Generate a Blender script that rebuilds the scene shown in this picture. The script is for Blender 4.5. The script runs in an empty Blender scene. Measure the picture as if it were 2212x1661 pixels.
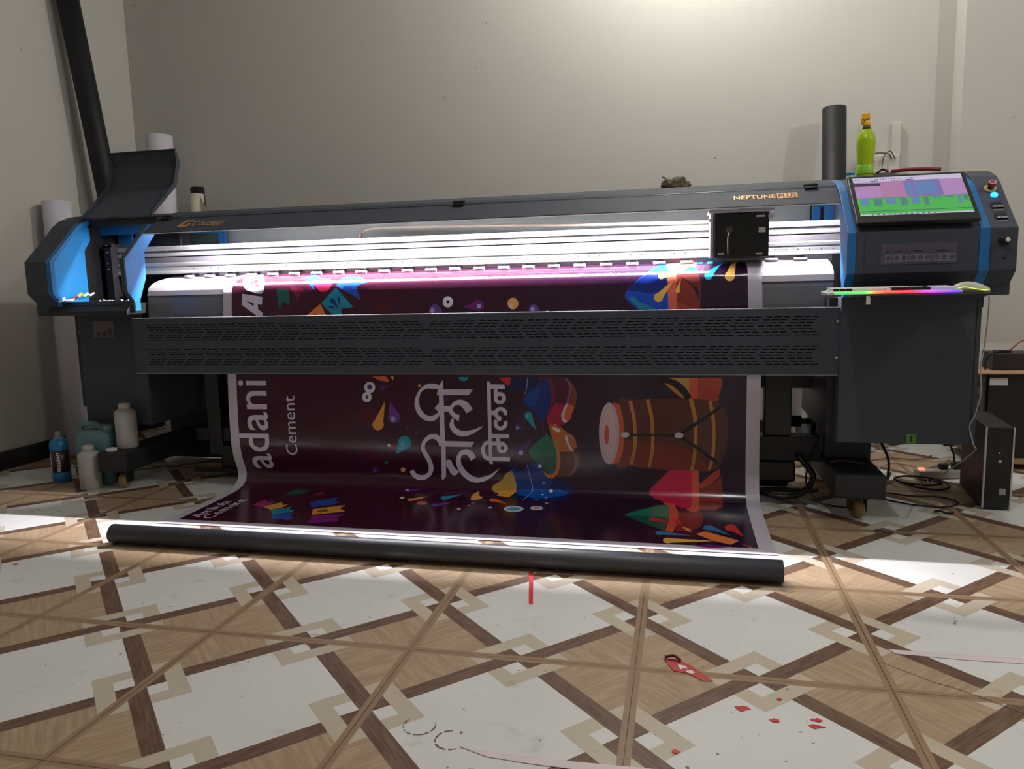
import bpy, bmesh, math, random
from mathutils import Vector, Matrix, geometry
random.seed(7)
PI = math.pi
sc = bpy.context.scene
col = sc.collection

# ------------------------------------------------------------------ camera
FPX, YAW, PITCH, ROLL = 1641.93, -0.22405278, 0.13455456, -0.02493787
CAM = Vector((1.91552, -1.82608, 0.976804))
fw = Vector((math.sin(YAW)*math.cos(PITCH), math.cos(YAW)*math.cos(PITCH), -math.sin(PITCH)))
rt = Vector((math.cos(YAW), -math.sin(YAW), 0)); up = rt.cross(fw)
r2 = rt*math.cos(ROLL) + up*math.sin(ROLL); u2 = up*math.cos(ROLL) - rt*math.sin(ROLL)
cd = bpy.data.cameras.new('camera'); cam = bpy.data.objects.new('camera', cd); col.objects.link(cam)
M = Matrix((r2, u2, -fw)).transposed().to_4x4(); M.translation = CAM
cam.matrix_world = M
cd.sensor_fit = 'HORIZONTAL'; cd.sensor_width = 36.0; cd.lens = FPX/2212*36.0
cd.clip_start = 0.05; cd.clip_end = 60
sc.camera = cam

# ------------------------------------------------------------------ world, room lamps and added fill, exposure
w = bpy.data.worlds.new('world'); sc.world = w; w.use_nodes = True
w.node_tree.nodes['Background'].inputs[0].default_value = (0.55, 0.53, 0.50, 1)
w.node_tree.nodes['Background'].inputs[1].default_value = 0.05
def lamp(name, loc, watts, color, radius=0.05, kind='POINT'):
    l = bpy.data.lights.new(name, kind); l.energy = watts; l.color = color
    l.shadow_soft_size = radius
    o = bpy.data.objects.new(name, l); col.objects.link(o); o.location = loc
    return o
lamp('wall_bulb_light', (1.98, 2.36, 3.40), 80, (1.0, 0.975, 0.92), 0.06)
lamp('ceiling_bulb_light', (2.25, 0.35, 2.95), 38, (1.0, 0.985, 0.975), 0.05)
lamp('right_wall_fill_light', (4.7, 0.5, 2.9), 52, (1.0, 0.985, 0.975), 0.05)  # fill lamp added to brighten the right wall
sc.view_settings.view_transform = 'Standard'
sc.view_settings.look = 'None'
sc.view_settings.exposure = 0.0
sc.view_settings.gamma = 1.0
sc.view_settings.use_curve_mapping = False

# ------------------------------------------------------------------ helpers
def lin(c): return c/12.92 if c <= 0.04045 else ((c+0.055)/1.055)**2.4
def rgb(r, g, b): return (lin(r/255), lin(g/255), lin(b/255), 1)
MATS = {}
def mat(name, color, rough=0.5, metal=0.0, var=0.08, scale=12, bump=0.0, bscale=400, emis=None, estr=0, trans=0, coat=0, spec=0.5, alpha=1):
    if name in MATS: return MATS[name]
    m = bpy.data.materials.new(name); m.use_nodes = True; MATS[name] = m
    n = m.node_tree.nodes; l = m.node_tree.links; b = n['Principled BSDF']
    tc = n.new('ShaderNodeTexCoord'); nz = n.new('ShaderNodeTexNoise'); nz.inputs['Scale'].default_value = scale
    nz.inputs['Detail'].default_value = 4
    l.new(tc.outputs['Object'], nz.inputs['Vector'])
    mx = n.new('ShaderNodeMix'); mx.data_type = 'RGBA'
    mx.inputs[6].default_value = tuple(c*(1-var) for c in color[:3])+(1,)
    mx.inputs[7].default_value = tuple(min(1, c*(1+var)) for c in color[:3])+(1,)
    l.new(nz.outputs['Fac'], mx.inputs[0]); l.new(mx.outputs[2], b.inputs['Base Color'])
    b.inputs['Roughness'].default_value = rough; b.inputs['Metallic'].default_value = metal
    b.inputs['Specular IOR Level'].default_value = spec
    if coat: b.inputs['Coat Weight'].default_value = coat; b.inputs['Coat Roughness'].default_value = 0.1
    if trans: b.inputs['Transmission Weight'].default_value = trans; b.inputs['IOR'].default_value = 1.3
    if alpha < 1: b.inputs['Alpha'].default_value = alpha
    if emis: b.inputs['Emission Color'].default_value = emis; b.inputs['Emission Strength'].default_value = estr
    if bump:
        n2 = n.new('ShaderNodeTexNoise'); n2.inputs['Scale'].default_value = bscale
        l.new(tc.outputs['Object'], n2.inputs['Vector'])
        bp = n.new('ShaderNodeBump'); bp.inputs['Strength'].default_value = bump; bp.inputs['Distance'].default_value = 0.002
        l.new(n2.outputs['Fac'], bp.inputs['Height']); l.new(bp.outputs['Normal'], b.inputs['Normal'])
    return m

class MB:
    def __init__(s): s.v = []; s.f = []; s.m = []; s.sm = []
    def face(s, idx, mi=0, sm=False): s.f.append(tuple(idx)); s.m.append(mi); s.sm.append(sm)
    def box(s, x0, x1, y0, y1, z0, z1, mi=0):
        b = len(s.v)
        s.v += [(x0,y0,z0),(x1,y0,z0),(x1,y1,z0),(x0,y1,z0),(x0,y0,z1),(x1,y0,z1),(x1,y1,z1),(x0,y1,z1)]
        for q in ((0,3,2,1),(4,5,6,7),(0,1,5,4),(1,2,6,5),(2,3,7,6),(3,0,4,7)): s.face([b+i for i in q], mi)
        return s
    def prism(s, prof, x0, x1, mi=0, sm=False):     # prof = [(y,z)...] extruded along x
        b = len(s.v); n = len(prof)
        s.v += [(x0, y, z) for y, z in prof] + [(x1, y, z) for y, z in prof]
        s.face([b+i for i in range(n)][::-1], mi); s.face([b+n+i for i in range(n)], mi)
        for i in range(n): s.face([b+i, b+(i+1) % n, b+n+(i+1) % n, b+n+i], mi, sm)
        return s
    def sheet(s, prof, x0, x1, t=0.004, mi=0):       # open bent plate with thickness
        n = len(prof); off = []
        for i in range(n):
            a = Vector(prof[max(i-1, 0)]); c = Vector(prof[min(i+1, n-1)]); d = (c-a).normalized()
            off.append((prof[i][0]-d.y*t, prof[i][1]+d.x*t))
        return s.prism(list(prof)+off[::-1], x0, x1, mi)
    def cyl(s, p0, p1, r0, r1=None, n=24, mi=0, caps=True, sm=True):
        if r1 is None: r1 = r0
        p0 = Vector(p0); p1 = Vector(p1); d = (p1-p0).normalized()
        a = d.orthogonal().normalized(); c = d.cross(a); b = len(s.v)
        for p, r in ((p0, r0), (p1, r1)):
            for k in range(n):
                t = 2*PI*k/n; s.v.append(tuple(p+a*math.cos(t)*r+c*math.sin(t)*r))
        for k in range(n): s.face([b+k, b+(k+1) % n, b+n+(k+1) % n, b+n+k], mi, sm)
        if caps: s.face([b+k for k in range(n)][::-1], mi); s.face([b+n+k for k in range(n)], mi)
        return s
    def pipe(s, p0, p1, ro, ri, n=32, mi=0, mi2=None):  # hollow tube
        p0 = Vector(p0); p1 = Vector(p1); d = (p1-p0).normalized()
        a = d.orthogonal().normalized(); c = d.cross(a); b = len(s.v)
        for p, r in ((p0, ro), (p1, ro), (p1, ri), (p0, ri)):
            for k in range(n):
                t = 2*PI*k/n; s.v.append(tuple(p+a*math.cos(t)*r+c*math.sin(t)*r))
        for j in range(4):
            for k in range(n):
                s.face([b+j*n+k, b+j*n+(k+1) % n, b+((j+1) % 4)*n+(k+1) % n, b+((j+1) % 4)*n+k], (mi2 if mi2 is not None and j else mi), j in (0, 2))
        return s
    def lathe(s, prof, c=(0,0,0), n=28, mi=0, axis=None, sx=1, sy=1):   # prof [(r,z)]
        b = len(s.v); m = len(prof); c = Vector(c)
        R = Matrix.Identity(3)
        if axis is not None: R = Vector((0,0,1)).rotation_difference(Vector(axis)).to_matrix()
        for r, z in prof:
            for k in range(n):
                t = 2*PI*k/n; s.v.append(tuple(c+R @ Vector((r*math.cos(t)*sx, r*math.sin(t)*sy, z))))
        for j in range(m-1):
            for k in range(n): s.face([b+j*n+k, b+j*n+(k+1) % n, b+(j+1)*n+(k+1) % n, b+(j+1)*n+k], mi, True)
        s.face([b+k for k in range(n)][::-1], mi); s.face([b+(m-1)*n+k for k in range(n)], mi)
        return s
    def path(s, pts, r, n=8, mi=0, sub=6):
        P = [Vector(p) for p in pts]
        if sub > 1 and len(P) > 2:
            Q = [2*P[0]-P[1]]+P+[2*P[-1]-P[-2]]; O = []
            for i in range(1, len(Q)-2):
                a, b_, c, d = Q[i-1:i+3]
                for j in range(sub):
                    t = j/sub; O.append(0.5*((2*b_)+(c-a)*t+(2*a-5*b_+4*c-d)*t*t+(3*b_-a-3*c+d)*t**3))
            O.append(P[-1]); P = O
        b = len(s.v); ref = Vector((0.3, 0.2, 1)).normalized()
        for i, p in enumerate(P):
            d = (P[min(i+1, len(P)-1)]-P[max(i-1, 0)]).normalized()
            a = d.cross(ref)
            a = a.normalized() if a.length > 1e-3 else d.orthogonal().normalized()
            c = d.cross(a)
            for k in range(n):
                t = 2*PI*k/n; s.v.append(tuple(p+a*math.cos(t)*r+c*math.sin(t)*r))
        for i in range(len(P)-1):
            for k in range(n): s.face([b+i*n+k, b+i*n+(k+1) % n, b+(i+1)*n+(k+1) % n, b+(i+1)*n+k], mi, True)
        s.face([b+k for k in range(n)][::-1], mi); s.face([b+(len(P)-1)*n+k for k in range(n)], mi)
        return s
    def xform(s, Mx, start=0):
        for i in range(start, len(s.v)): s.v[i] = tuple(Mx @ Vector(s.v[i]))
        return s
    def build(s, name, mats, parent=None, bevel=0, seg=2, recalc=True):
        me = bpy.data.meshes.new(name); me.from_pydata(s.v, [], s.f)
        if not isinstance(mats, (list, tuple)): mats = [mats]
        for m in mats: me.materials.append(m)
        me.polygons.foreach_set('material_index', s.m); me.polygons.foreach_set('use_smooth', s.sm)
        if recalc:
            bm = bmesh.new(); bm.from_mesh(me); bmesh.ops.recalc_face_normals(bm, faces=bm.faces); bm.to_mesh(me); bm.free()
        o = bpy.data.objects.new(name, me); col.objects.link(o)
        if parent is not None:
            o.parent = parent; o.matrix_parent_inverse = Matrix.Translation(-parent_loc(parent))
        if bevel:
            bv = o.modifiers.new('bevel', 'BEVEL'); bv.width = bevel; bv.segments = seg; bv.limit_method = 'ANGLE'; bv.angle_limit = 0.6
            bv.harden_normals = False
        return o
def parent_loc(p):
    v = Vector((0,0,0))
    while p is not None: v += Vector(p.location)+p.matrix_parent_inverse.translation; p = p.parent
    return v
def tag(o, label, cat, group=None, kind=None):
    if label: o['label'] = label
    if cat: o['category'] = cat
    if group: o['group'] = group
    if kind: o['kind'] = kind
    return o
def thing(name, label, cat, loc=(0,0,0), group=None):
    o = bpy.data.objects.new(name, None); col.objects.link(o); o.location = loc; o.empty_display_size = 0.1
    return tag(o, label, cat, group)
def struct(o): o['kind'] = 'structure'; return o
def text_mesh(txt, bold=0, shear=0, res=4, space=1.0):
    cu = bpy.data.curves.new('t', 'FONT'); cu.body = txt; cu.size = 1; cu.offset = bold; cu.shear = shear; cu.resolution_u = res
    cu.space_character = space; cu.fill_mode = 'FRONT'
    o = bpy.data.objects.new('t', cu); col.objects.link(o)
    bpy.context.view_layer.update()
    me = bpy.data.meshes.new_from_object(o)
    V = [v.co.copy() for v in me.vertices]; F = [tuple(p.vertices) for p in me.polygons]
    bpy.data.objects.remove(o); bpy.data.curves.remove(cu); bpy.data.meshes.remove(me)
    x0 = min(v.x for v in V); x1 = max(v.x for v in V); y1 = max(v.y for v in V)
    return [((v.x-x0)/(x1-x0), v.y/y1) for v in V], F
def put_text(mb, txt, origin, ex, ey, n, off=0.0008, depth=0.0, mi=0, **kw):
    V, F = text_mesh(txt, **kw); origin = Vector(origin); ex = Vector(ex); ey = Vector(ey); n = Vector(n).normalized()
    b = len(mb.v)
    mb.v += [tuple(origin+ex*a+ey*c+n*off) for a, c in V]
    for f in F: mb.face([b+i for i in f], mi)

dark = mat('dark_grey_powder_coat', rgb(66, 71, 81), 0.6, 0, 0.05, 6, 0.15, 900, spec=.2)
darker = mat('black_painted_metal', rgb(24, 24, 27), 0.5, 0, 0.1, 8)
blue = mat('blue_powder_coat', rgb(22, 104, 168), 0.42, 0, 0.05, 6, 0.1, 900)
alu = mat('brushed_aluminium', rgb(222, 220, 222), 0.33, 0.75, 0.05, 30)
alud = mat('matt_aluminium', rgb(205, 202, 206), 0.45, 0.35, 0.05, 20)
blackp = mat('black_plastic', rgb(16, 16, 18), 0.35, 0, 0.1, 10)
blackm = mat('matt_black_vinyl', rgb(48, 49, 60), 0.42, 0, 0.1, 5, spec=.9)
rollm = mat('matt_black_film', rgb(30, 31, 35), 0.55, 0, 0.1, 5, spec=.3)
whitep = mat('white_plastic', rgb(226, 224, 222), 0.45, 0, 0.03, 10)
blockblack = mat('light_block_black', rgb(20, 20, 20), 0.8)  # black for the added sheets that block LED light
screwm = mat('bright_screw_steel', rgb(200, 200, 200), 0.25, 1)
gold = mat('gold_lettering', rgb(206, 150, 92), 0.4, 0.3)
paper = mat('white_media_paper', rgb(214, 210, 222), 0.6, 0, 0.03, 4)
kraft = mat('brown_board', rgb(176, 142, 108), 0.8, 0, 0.12, 6)

# ------------------------------------------------------------------ node expression helper
class E:
    def __init__(s, nt): s.nt = nt
    def n(s, op, *a):
        k = s.nt.nodes.new('ShaderNodeMath'); k.operation = op
        for i, x in enumerate(a):
            if isinstance(x, (int, float)): k.inputs[i].default_value = x
            else: s.nt.links.new(x, k.inputs[i])
        return k.outputs[0]
    def lt(s, a, b): return s.n('LESS_THAN', a, b)
    def gt(s, a, b): return s.n('GREATER_THAN', a, b)
    def mix(s, f, a, b):
        k = s.nt.nodes.new('ShaderNodeMix'); k.data_type = 'RGBA'
        for i, x in ((0, f), (6, a), (7, b)):
            if isinstance(x, (tuple, float, int)): k.inputs[i].default_value = x
            else: s.nt.links.new(x, k.inputs[i])
        return k.outputs[2]
    def vec(s, x, y, z=0.0):
        k = s.nt.nodes.new('ShaderNodeCombineXYZ')
        for i, q in enumerate((x, y, z)):
            if isinstance(q, (int, float)): k.inputs[i].default_value = q
            else: s.nt.links.new(q, k.inputs[i])
        return k.outputs[0]
    def noise(s, v, scale, detail=4, rough=0.55):
        k = s.nt.nodes.new('ShaderNodeTexNoise'); k.inputs['Scale'].default_value = scale
        k.inputs['Detail'].default_value = detail; k.inputs['Roughness'].default_value = rough
        s.nt.links.new(v, k.inputs['Vector']); return k.outputs['Fac']
    def ramp(s, f, a, b):     # smooth 0..1 between a and b
        k = s.nt.nodes.new('ShaderNodeMapRange'); k.interpolation_type = 'SMOOTHSTEP'
        s.nt.links.new(f, k.inputs[0]); k.inputs[1].default_value = a; k.inputs[2].default_value = b
        return k.outputs[0]

# ------------------------------------------------------------------ floor material: 0.6 m printed tiles
def floor_material():
    m = bpy.data.materials.new('patterned_vitrified_tile'); m.use_nodes = True; nt = m.node_tree; e = E(nt)
    b = nt.nodes['Principled BSDF']
    g = nt.nodes.new('ShaderNodeNewGeometry'); sp = nt.nodes.new('ShaderNodeSeparateXYZ'); nt.links.new(g.outputs['Position'], sp.inputs[0])
    X, Y = sp.outputs[0], sp.outputs[1]; pos = g.outputs['Position']
    T = 0.6
    sx = e.n('SUBTRACT', e.n('FLOORED_MODULO', X, T), T/2)      # tile centred
    sy = e.n('SUBTRACT', e.n('FLOORED_MODULO', Y, T), T/2)
    ax, ay = e.n('ABSOLUTE', sx), e.n('ABSOLUTE', sy)
    man = e.n('ADD', ax, ay)
    slash = e.lt(e.n('MULTIPLY', sx, sy), 0)     # band runs "/" in the upper-left / lower-right quadrants
    vedge = e.gt(ax, ay)                          # nearest edge midpoint is on a vertical (x = const) edge
    # distance (manhattan) from nearest edge midpoint
    mx_ = e.n('MAXIMUM', ax, ay); mn_ = e.n('MINIMUM', ax, ay)
    d = e.n('ADD', e.n('SUBTRACT', T/2, mx_), mn_)
    white1 = e.lt(man, 0.2835)
    band = e.n('MULTIPLY', e.gt(man, 0.2835), e.lt(man, 0.350))
    ring = e.n('MULTIPLY', e.lt(d, 0.144), e.gt(d, 0.081))
    # band over ring: on vertical edges the "\" band, on horizontal edges the "/" band
    same = e.n('COMPARE', slash, e.n('SUBTRACT', 1.0, vedge), 0.5)
    over = e.n('MULTIPLY', band, same)
    ringv = e.n('MULTIPLY', ring, e.n('SUBTRACT', 1.0, over))
    edge = e.n('SUBTRACT', T/2, mx_)
    strip = e.lt(edge, 0.0145)
    grout = e.lt(edge, 0.0011)
    # wood tones
    q = e.n('SUBTRACT', ax, ay)
    tid = e.n('ADD', e.n('MULTIPLY', e.n('FLOOR', e.n('DIVIDE', X, T)), 7.3), e.n('MULTIPLY', e.n('FLOOR', e.n('DIVIDE', Y, T)), 3.1))
    sgn = e.n('ADD', e.n('MULTIPLY', e.n('SIGN', sx), 2.2), e.n('MULTIPLY', e.n('SIGN', sy), 1.1))
    gr1 = e.noise(e.vec(e.n('MULTIPLY', q, 60), e.n('MULTIPLY', man, 5), e.n('ADD', tid, sgn)), 1.0, 5, 0.6)
    gr2 = e.noise(e.vec(e.n('MULTIPLY', man, 110), e.n('MULTIPLY', q, 9), sgn), 1.0, 5, 0.6)
    beige = e.mix(e.ramp(gr1, 0.25, 0.75), rgb(158, 134, 108), rgb(184, 161, 133))
    brown = e.mix(e.ramp(gr2, 0.3, 0.7), rgb(88, 64, 50), rgb(124, 97, 78))
    stripw = e.noise(e.vec(e.n('MULTIPLY', edge, 260), e.n('MULTIPLY', mn_, 6), 0.0), 1.0, 4)
    stripc = e.mix(stripw, rgb(134, 107, 82), rgb(168, 142, 114))
    mott = e.noise(pos, 3.0, 5, 0.6)
    ringc = e.mix(mott, rgb(188, 176, 156), rgb(206, 196, 178))
    wht = e.mix(mott, rgb(214, 214, 211), rgb(232, 232, 230))
    # corner triangles inside ring beyond band stay pale
    c = beige
    c = e.mix(band, c, brown)
    c = e.mix(white1, c, wht)
    c = e.mix(ringv, c, ringc)
    c = e.mix(strip, c, stripc)
    # thin printed outline round the cream frames, on white
    ln = e.n('MULTIPLY', e.n('MULTIPLY', e.n('COMPARE', d, 0.1445, 0.0007), white1), e.n('SUBTRACT', 1.0, strip))
    c = e.mix(e.n('MULTIPLY', ln, 0.55), c, rgb(120, 105, 90))
    gn = e.noise(pos, 2.3, 3)
    c = e.mix(e.n('MULTIPLY', grout, e.ramp(gn, 0.35, 0.6)), c, rgb(62, 48, 40))
    # dirt: smears and specks
    dn = e.noise(pos, 7.0, 8, 0.72)
    c = e.mix(e.n('MULTIPLY', e.ramp(dn, 0.57, 0.74), 0.34), c, rgb(96, 90, 82))
    st_ = e.noise(e.vec(e.n('MULTIPLY', e.n('ADD', X, Y), 34), e.n('MULTIPLY', e.n('SUBTRACT', X, Y), 5), 0.0), 1.0, 6, 0.65)
    c = e.mix(e.n('MULTIPLY', e.n('MULTIPLY', e.ramp(st_, 0.66, 0.74), e.ramp(dn, 0.42, 0.6)), 0.35), c, rgb(120, 112, 102))
    sp2 = e.noise(pos, 46.0, 3, 0.5)
    c = e.mix(e.n('MULTIPLY', e.ramp(sp2, 0.712, 0.735), 0.8), c, rgb(60, 50, 44))
    nt.links.new(c, b.inputs['Base Color'])
    rr = e.n('ADD', 0.30, e.n('MULTIPLY', e.noise(pos, 5.0, 4), 0.25))
    nt.links.new(rr, b.inputs['Roughness']); b.inputs['Specular IOR Level'].default_value = 0.35
    bp = nt.nodes.new('ShaderNodeBump'); bp.inputs['Strength'].default_value = 0.4; bp.inputs['Distance'].default_value = 0.001
    nt.links.new(e.n('SUBTRACT', 1.0, grout), bp.inputs['Height']); nt.links.new(bp.outputs['Normal'], b.inputs['Normal'])
    return m
def wall_material(name, c1, c2):
    m = bpy.data.materials.new(name); m.use_nodes = True; nt = m.node_tree; e = E(nt); b = nt.nodes['Principled BSDF']
    g = nt.nodes.new('ShaderNodeNewGeometry'); pos = g.outputs['Position']
    n1 = e.noise(pos, 1.3, 6, 0.6); n2 = e.noise(pos, 60, 3, 0.5); n3 = e.noise(pos, 9, 6, 0.7)
    c = e.mix(n1, c1, c2)
    c = e.mix(e.n('MULTIPLY', e.ramp(n3, 0.69, 0.74), 0.3), c, rgb(120, 108, 90))
    c = e.mix(e.n('MULTIPLY', e.ramp(e.noise(pos, 17, 2), 0.775, 0.79), 0.6), c, rgb(70, 60, 50))
    nt.links.new(c, b.inputs['Base Color']); b.inputs['Roughness'].default_value = 0.75; b.inputs['Specular IOR Level'].default_value = 0.25
    bp = nt.nodes.new('ShaderNodeBump'); bp.inputs['Strength'].default_value = 0.12; bp.inputs['Distance'].default_value = 0.004
    nt.links.new(e.n('ADD', n2, e.n('MULTIPLY', n3, 0.8)), bp.inputs['Height']); nt.links.new(bp.outputs['Normal'], b.inputs['Normal'])
    return m
floorm = floor_material()
wallm = wall_material('distemper_wall', rgb(190, 187, 180), rgb(200, 197, 190))
skm = mat('black_skirting_tile', rgb(26, 24, 24), 0.3)

# ------------------------------------------------------------------ room
X0, X1, Y0, Y1, ZC = -1.80, 5.6, -3.6, 2.95, 3.60
struct(MB().box(X0-0.1, X1+0.1, Y0-0.1, Y1+0.1, -0.10, 0.0).build('floor', floorm))
struct(MB().box(X0-0.1, X1+0.1, Y0-0.1, Y1+0.1, ZC, ZC+0.1).build('ceiling', wallm))
struct(MB().box(X0-0.1, X1+0.1, Y1, Y1+0.1, 0, ZC).build('wall_back', wallm))
struct(MB().box(X0-0.12, X0-0.0, Y0, 2.35, 0, ZC).box(X0-0.12, X0-0.022, 2.35, Y1, 0, ZC).build('wall_left', wallm))
struct(MB().box(X1, X1+0.1, Y0, Y1, 0, ZC).build('wall_right', wallm))
struct(MB().box(X0, X1, Y0-0.1, Y0, 0, ZC).build('wall_front', wallm))
struct(MB().box(3.345, X1, 2.80, Y1, 0, ZC).build('trim_1', wallm, bevel=0.006))
struct(MB().box(X0, X0+0.012, Y0, 2.35, 0, 0.105).box(X0-0.022, X0-0.01, 2.35, Y1, 0, 0.105).build('baseboard_left', skm))
struct(MB().box(X0-0.01, 3.345, Y1-0.012, Y1, 0, 0.105).box(3.345, X1, 2.788, 2.80, 0, 0.105).build('baseboard_back', skm))

# ================================================================== PRINTER
P = thing('large_format_printer', 'long grey and blue large-format banner printer standing across the tiled floor', 'printer', (0.95, 1.6, 0))
def part(mb, name, mats, parent=P, bevel=0.0, label=None, **k):
    o = mb.build(name, mats, parent, bevel, **k)
    if label: o['label'] = label
    return o
FRONT = [(1.265,.885),(1.265,.928),(1.22,.973),(1.22,1.123),(1.30,1.195),(1.375,1.265),(1.405,1.292),(1.44,1.312),(1.50,1.335),(1.56,1.350),(1.62,1.360)]
BACK = [(1.98,1.368),(2.06,1.33),(2.08,1.28),(2.08,.885)]
FULL = FRONT+BACK
RING_IN = [(1.60,1.335),(1.50,1.31),(1.437,1.242),(1.362,1.165),(1.352,1.05),(1.33,.96),(1.30,.925),(1.30,.885)]
RING = FRONT+RING_IN
# ---- right console
part(MB().prism(RING, 2.501, 2.531), 'blue_stripe', blue, bevel=0.002)
part(MB().prism(RING, 2.531, 2.56).prism(FULL, 2.56, 2.94), 'console_body', dark, bevel=0.002)
part(MB().prism([(y-.0012 if y < 1.7 else y, z+.0012 if z > 1 else z) for y, z in FULL], 2.94, 2.974), 'blue_stripe', blue, bevel=0.001)
CAPP = [(1.265,.885),(1.265,.928),(1.22,.973),(1.22,1.123),(1.30,1.195),(1.375,1.265),(1.405,1.296),(1.45,1.328),(1.52,1.354),(1.60,1.366)]+BACK
part(MB().prism(CAPP, 2.974, 3.063), 'end_cap', dark, bevel=0.004, seg=3)
# ---- right cabinet and its foot
part(MB().box(2.50, 2.985, 1.29, 2.02, .323, .885).box(2.515, 2.70, 1.62, 1.95, .16, .323), 'right_cabinet', dark, bevel=0.003)
part(MB().box(2.47, 2.50, 1.36, 2.0, .34, .885), 'cabinet_side_panel', darker)
part(MB().box(2.985, 2.988, 1.34, 1.98, .36, .84).box(2.968, 2.9695, 1.2885, 1.2905, .33, .87), 'side_door_seam', blackp)
def foot(x0, x1, name='foot'):
    f = part(MB().box(x0, x1, 1.30, 2.40, .095, .19), name, mat('black_foot_casting', rgb(34, 35, 38), .55, bump=.3, bscale=90), bevel=0.006)
    for y in (1.37, 2.30):
        cx = (x0+x1)/2+0.005
        c = part(MB().box(cx-.038, cx+.038, y-.03, y+.04, .082, .095).box(cx-.034, cx-.027, y-.02, y+.03, .03, .085).box(cx+.027, cx+.034, y-.02, y+.03, .03, .085), 'caster', darker, parent=f, bevel=.002)
    return f
def wheel(par, cx, y, ang):
    m = MB(); r = .036
    m.lathe([(.012,-.019),(r-.006,-.019),(r,-.012),(r+.001,0),(r,.012),(r-.006,.019),(.012,.019)], n=28, axis=(1,0,0))
    m.xform(Matrix.Translation((cx, y, .037)) @ Matrix.Rotation(ang, 4, 'Z'))
    return m
wheelm = mat('yellow_nylon_wheel', rgb(150, 128, 84), .5)
fr = foot(2.50, 2.69); fl = foot(-.905, -.745)
for f, cx in ((fr, 2.60), (fl, -.82)):
    for y in (1.37, 2.30):
        wo = wheel(f, cx, y, .35).build('caster_wheel', wheelm, f)
# ---- left cabinet
part(MB().box(-1.12, -.735, 1.50, 2.02, .295, .872), 'left_cabinet', dark, bevel=0.003)
part(MB().box(-.735, -.60, 1.60, 1.98, .58, .872), 'cabinet_bridge', darker)
sl = part(MB().box(-1.165, -1.12, 1.53, 1.98, .38, .86), 'side_door', blackp, bevel=.002)
for z in (.77, .52):
    part(MB().cyl((-1.14, 1.53, z), (-1.14, 1.525, z), .005, n=10), 'screw', screwm, parent=sl)
lab = part(MB().box(-1.03, -.905, 1.4975, 1.5000, .745, .830), 'warning_sticker', mat('faded_sticker', rgb(96, 84, 88), .5, var=.5, scale=60), label='faded warning sticker')
for q, (a, b_, h_) in enumerate(((-1.012,-.988,.775),(-.972,-.950,.782),(-.938,-.922,.79))): part(MB().box(a, b_, 1.4968, 1.4976, .752, h_), 'sticker_print', mat('sticker_ink', rgb(60, 44, 44), .5), parent=lab)
# ---- left open hood
part(MB().prism(CAPP, -1.131, -1.012), 'end_cap', dark, bevel=0.004, seg=3)
part(MB().prism(FRONT+[(1.60,1.345),(1.50,1.315),(1.41,1.272),(1.38,1.252),(1.245,1.118),(1.245,.978),(1.285,.935),(1.285,.885)], -1.012, -.985), 'blue_rim', blue, bevel=.002)
part(MB().prism([(1.24,.98),(1.24,1.12),(1.38,1.255),(1.50,1.31),(1.505,1.235),(1.46,1.18),(1.46,.93),(1.29,.93)], -1.012, -1.002), 'inner_side_panel', mat('sky_blue_panel', rgb(26, 128, 196), .45))
part(MB().prism([(1.46,.93),(1.46,1.18),(1.505,1.235),(1.505,1.33),(1.60,1.345),(2.02,1.35),(2.02,.93)], -1.012, -1.004), 'inner_side_panel', blackp)  # black panel standing in for the dark opening past the blue wall
part(MB().prism([(1.24,.868),(1.24,.886),(1.29,.932),(1.30,.932),(1.30,.868)], -1.05, -.608).box(-1.131, -.66, 1.268, 2.05, .868, .918), 'hood_floor', darker, bevel=.002)
part(MB().box(-1.012, -.60, 2.03, 2.06, .92, 1.33).sheet([(1.50,1.328),(1.62,1.352),(2.05,1.358)], -1.012, -.585, .008).box(-1.012, -.60, 1.495, 1.515, 1.300, 1.335), 'hood_shell', darker)
part(MB().box(-1.002, -.61, 1.575, 1.585, 1.262, 1.336).box(-.985, -.90, 1.68, 1.69, 1.16, 1.30), 'inner_back_frame', blue)
part(MB().box(-.90, -.64, 1.72, 1.80, 1.19, 1.30), 'motor_box', blackp, bevel=.004)
part(MB().box(-1.00, -.62, 1.96, 1.97, .93, 1.33), 'inner_back_panel', darker)
RB = FRONT[:7]+[(1.425,1.285),(1.437,1.242),(1.357,1.160),(1.352,1.038),(1.300,.935),(1.30,.885)]
part(MB().prism(RB, -.607, -.585, 0), 'hood_side_frame', dark, bevel=.001)
part(MB().prism([(y+.004, z) for y, z in RB], -.585, -.582), 'blue_side_panel', blue)
# ---- opened lid
LID = [(1.455,1.335),(1.66,1.497),(1.703,1.62),(1.677,1.686)]
lid = part(MB().sheet(LID, -.985, -.60, .006), 'hood_lid', dark, label='hinged hood lid swung open upwards')
def flange(x):
    return MB().prism([(1.455,1.335),(1.66,1.497),(1.703,1.62),(1.677,1.686),(1.668,1.682),(1.675,1.618),(1.64,1.512),(1.452,1.350)], x, x+.004)
part(flange(-.60), 'lid_flange', dark, parent=lid); part(flange(-.989), 'lid_flange', dark, parent=lid)
part(MB().prism([(1.677,1.686),(1.663,1.683),(1.663,1.680),(1.677,1.682)], -.985, -.60), 'lid_flange', dark, parent=lid)
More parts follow.
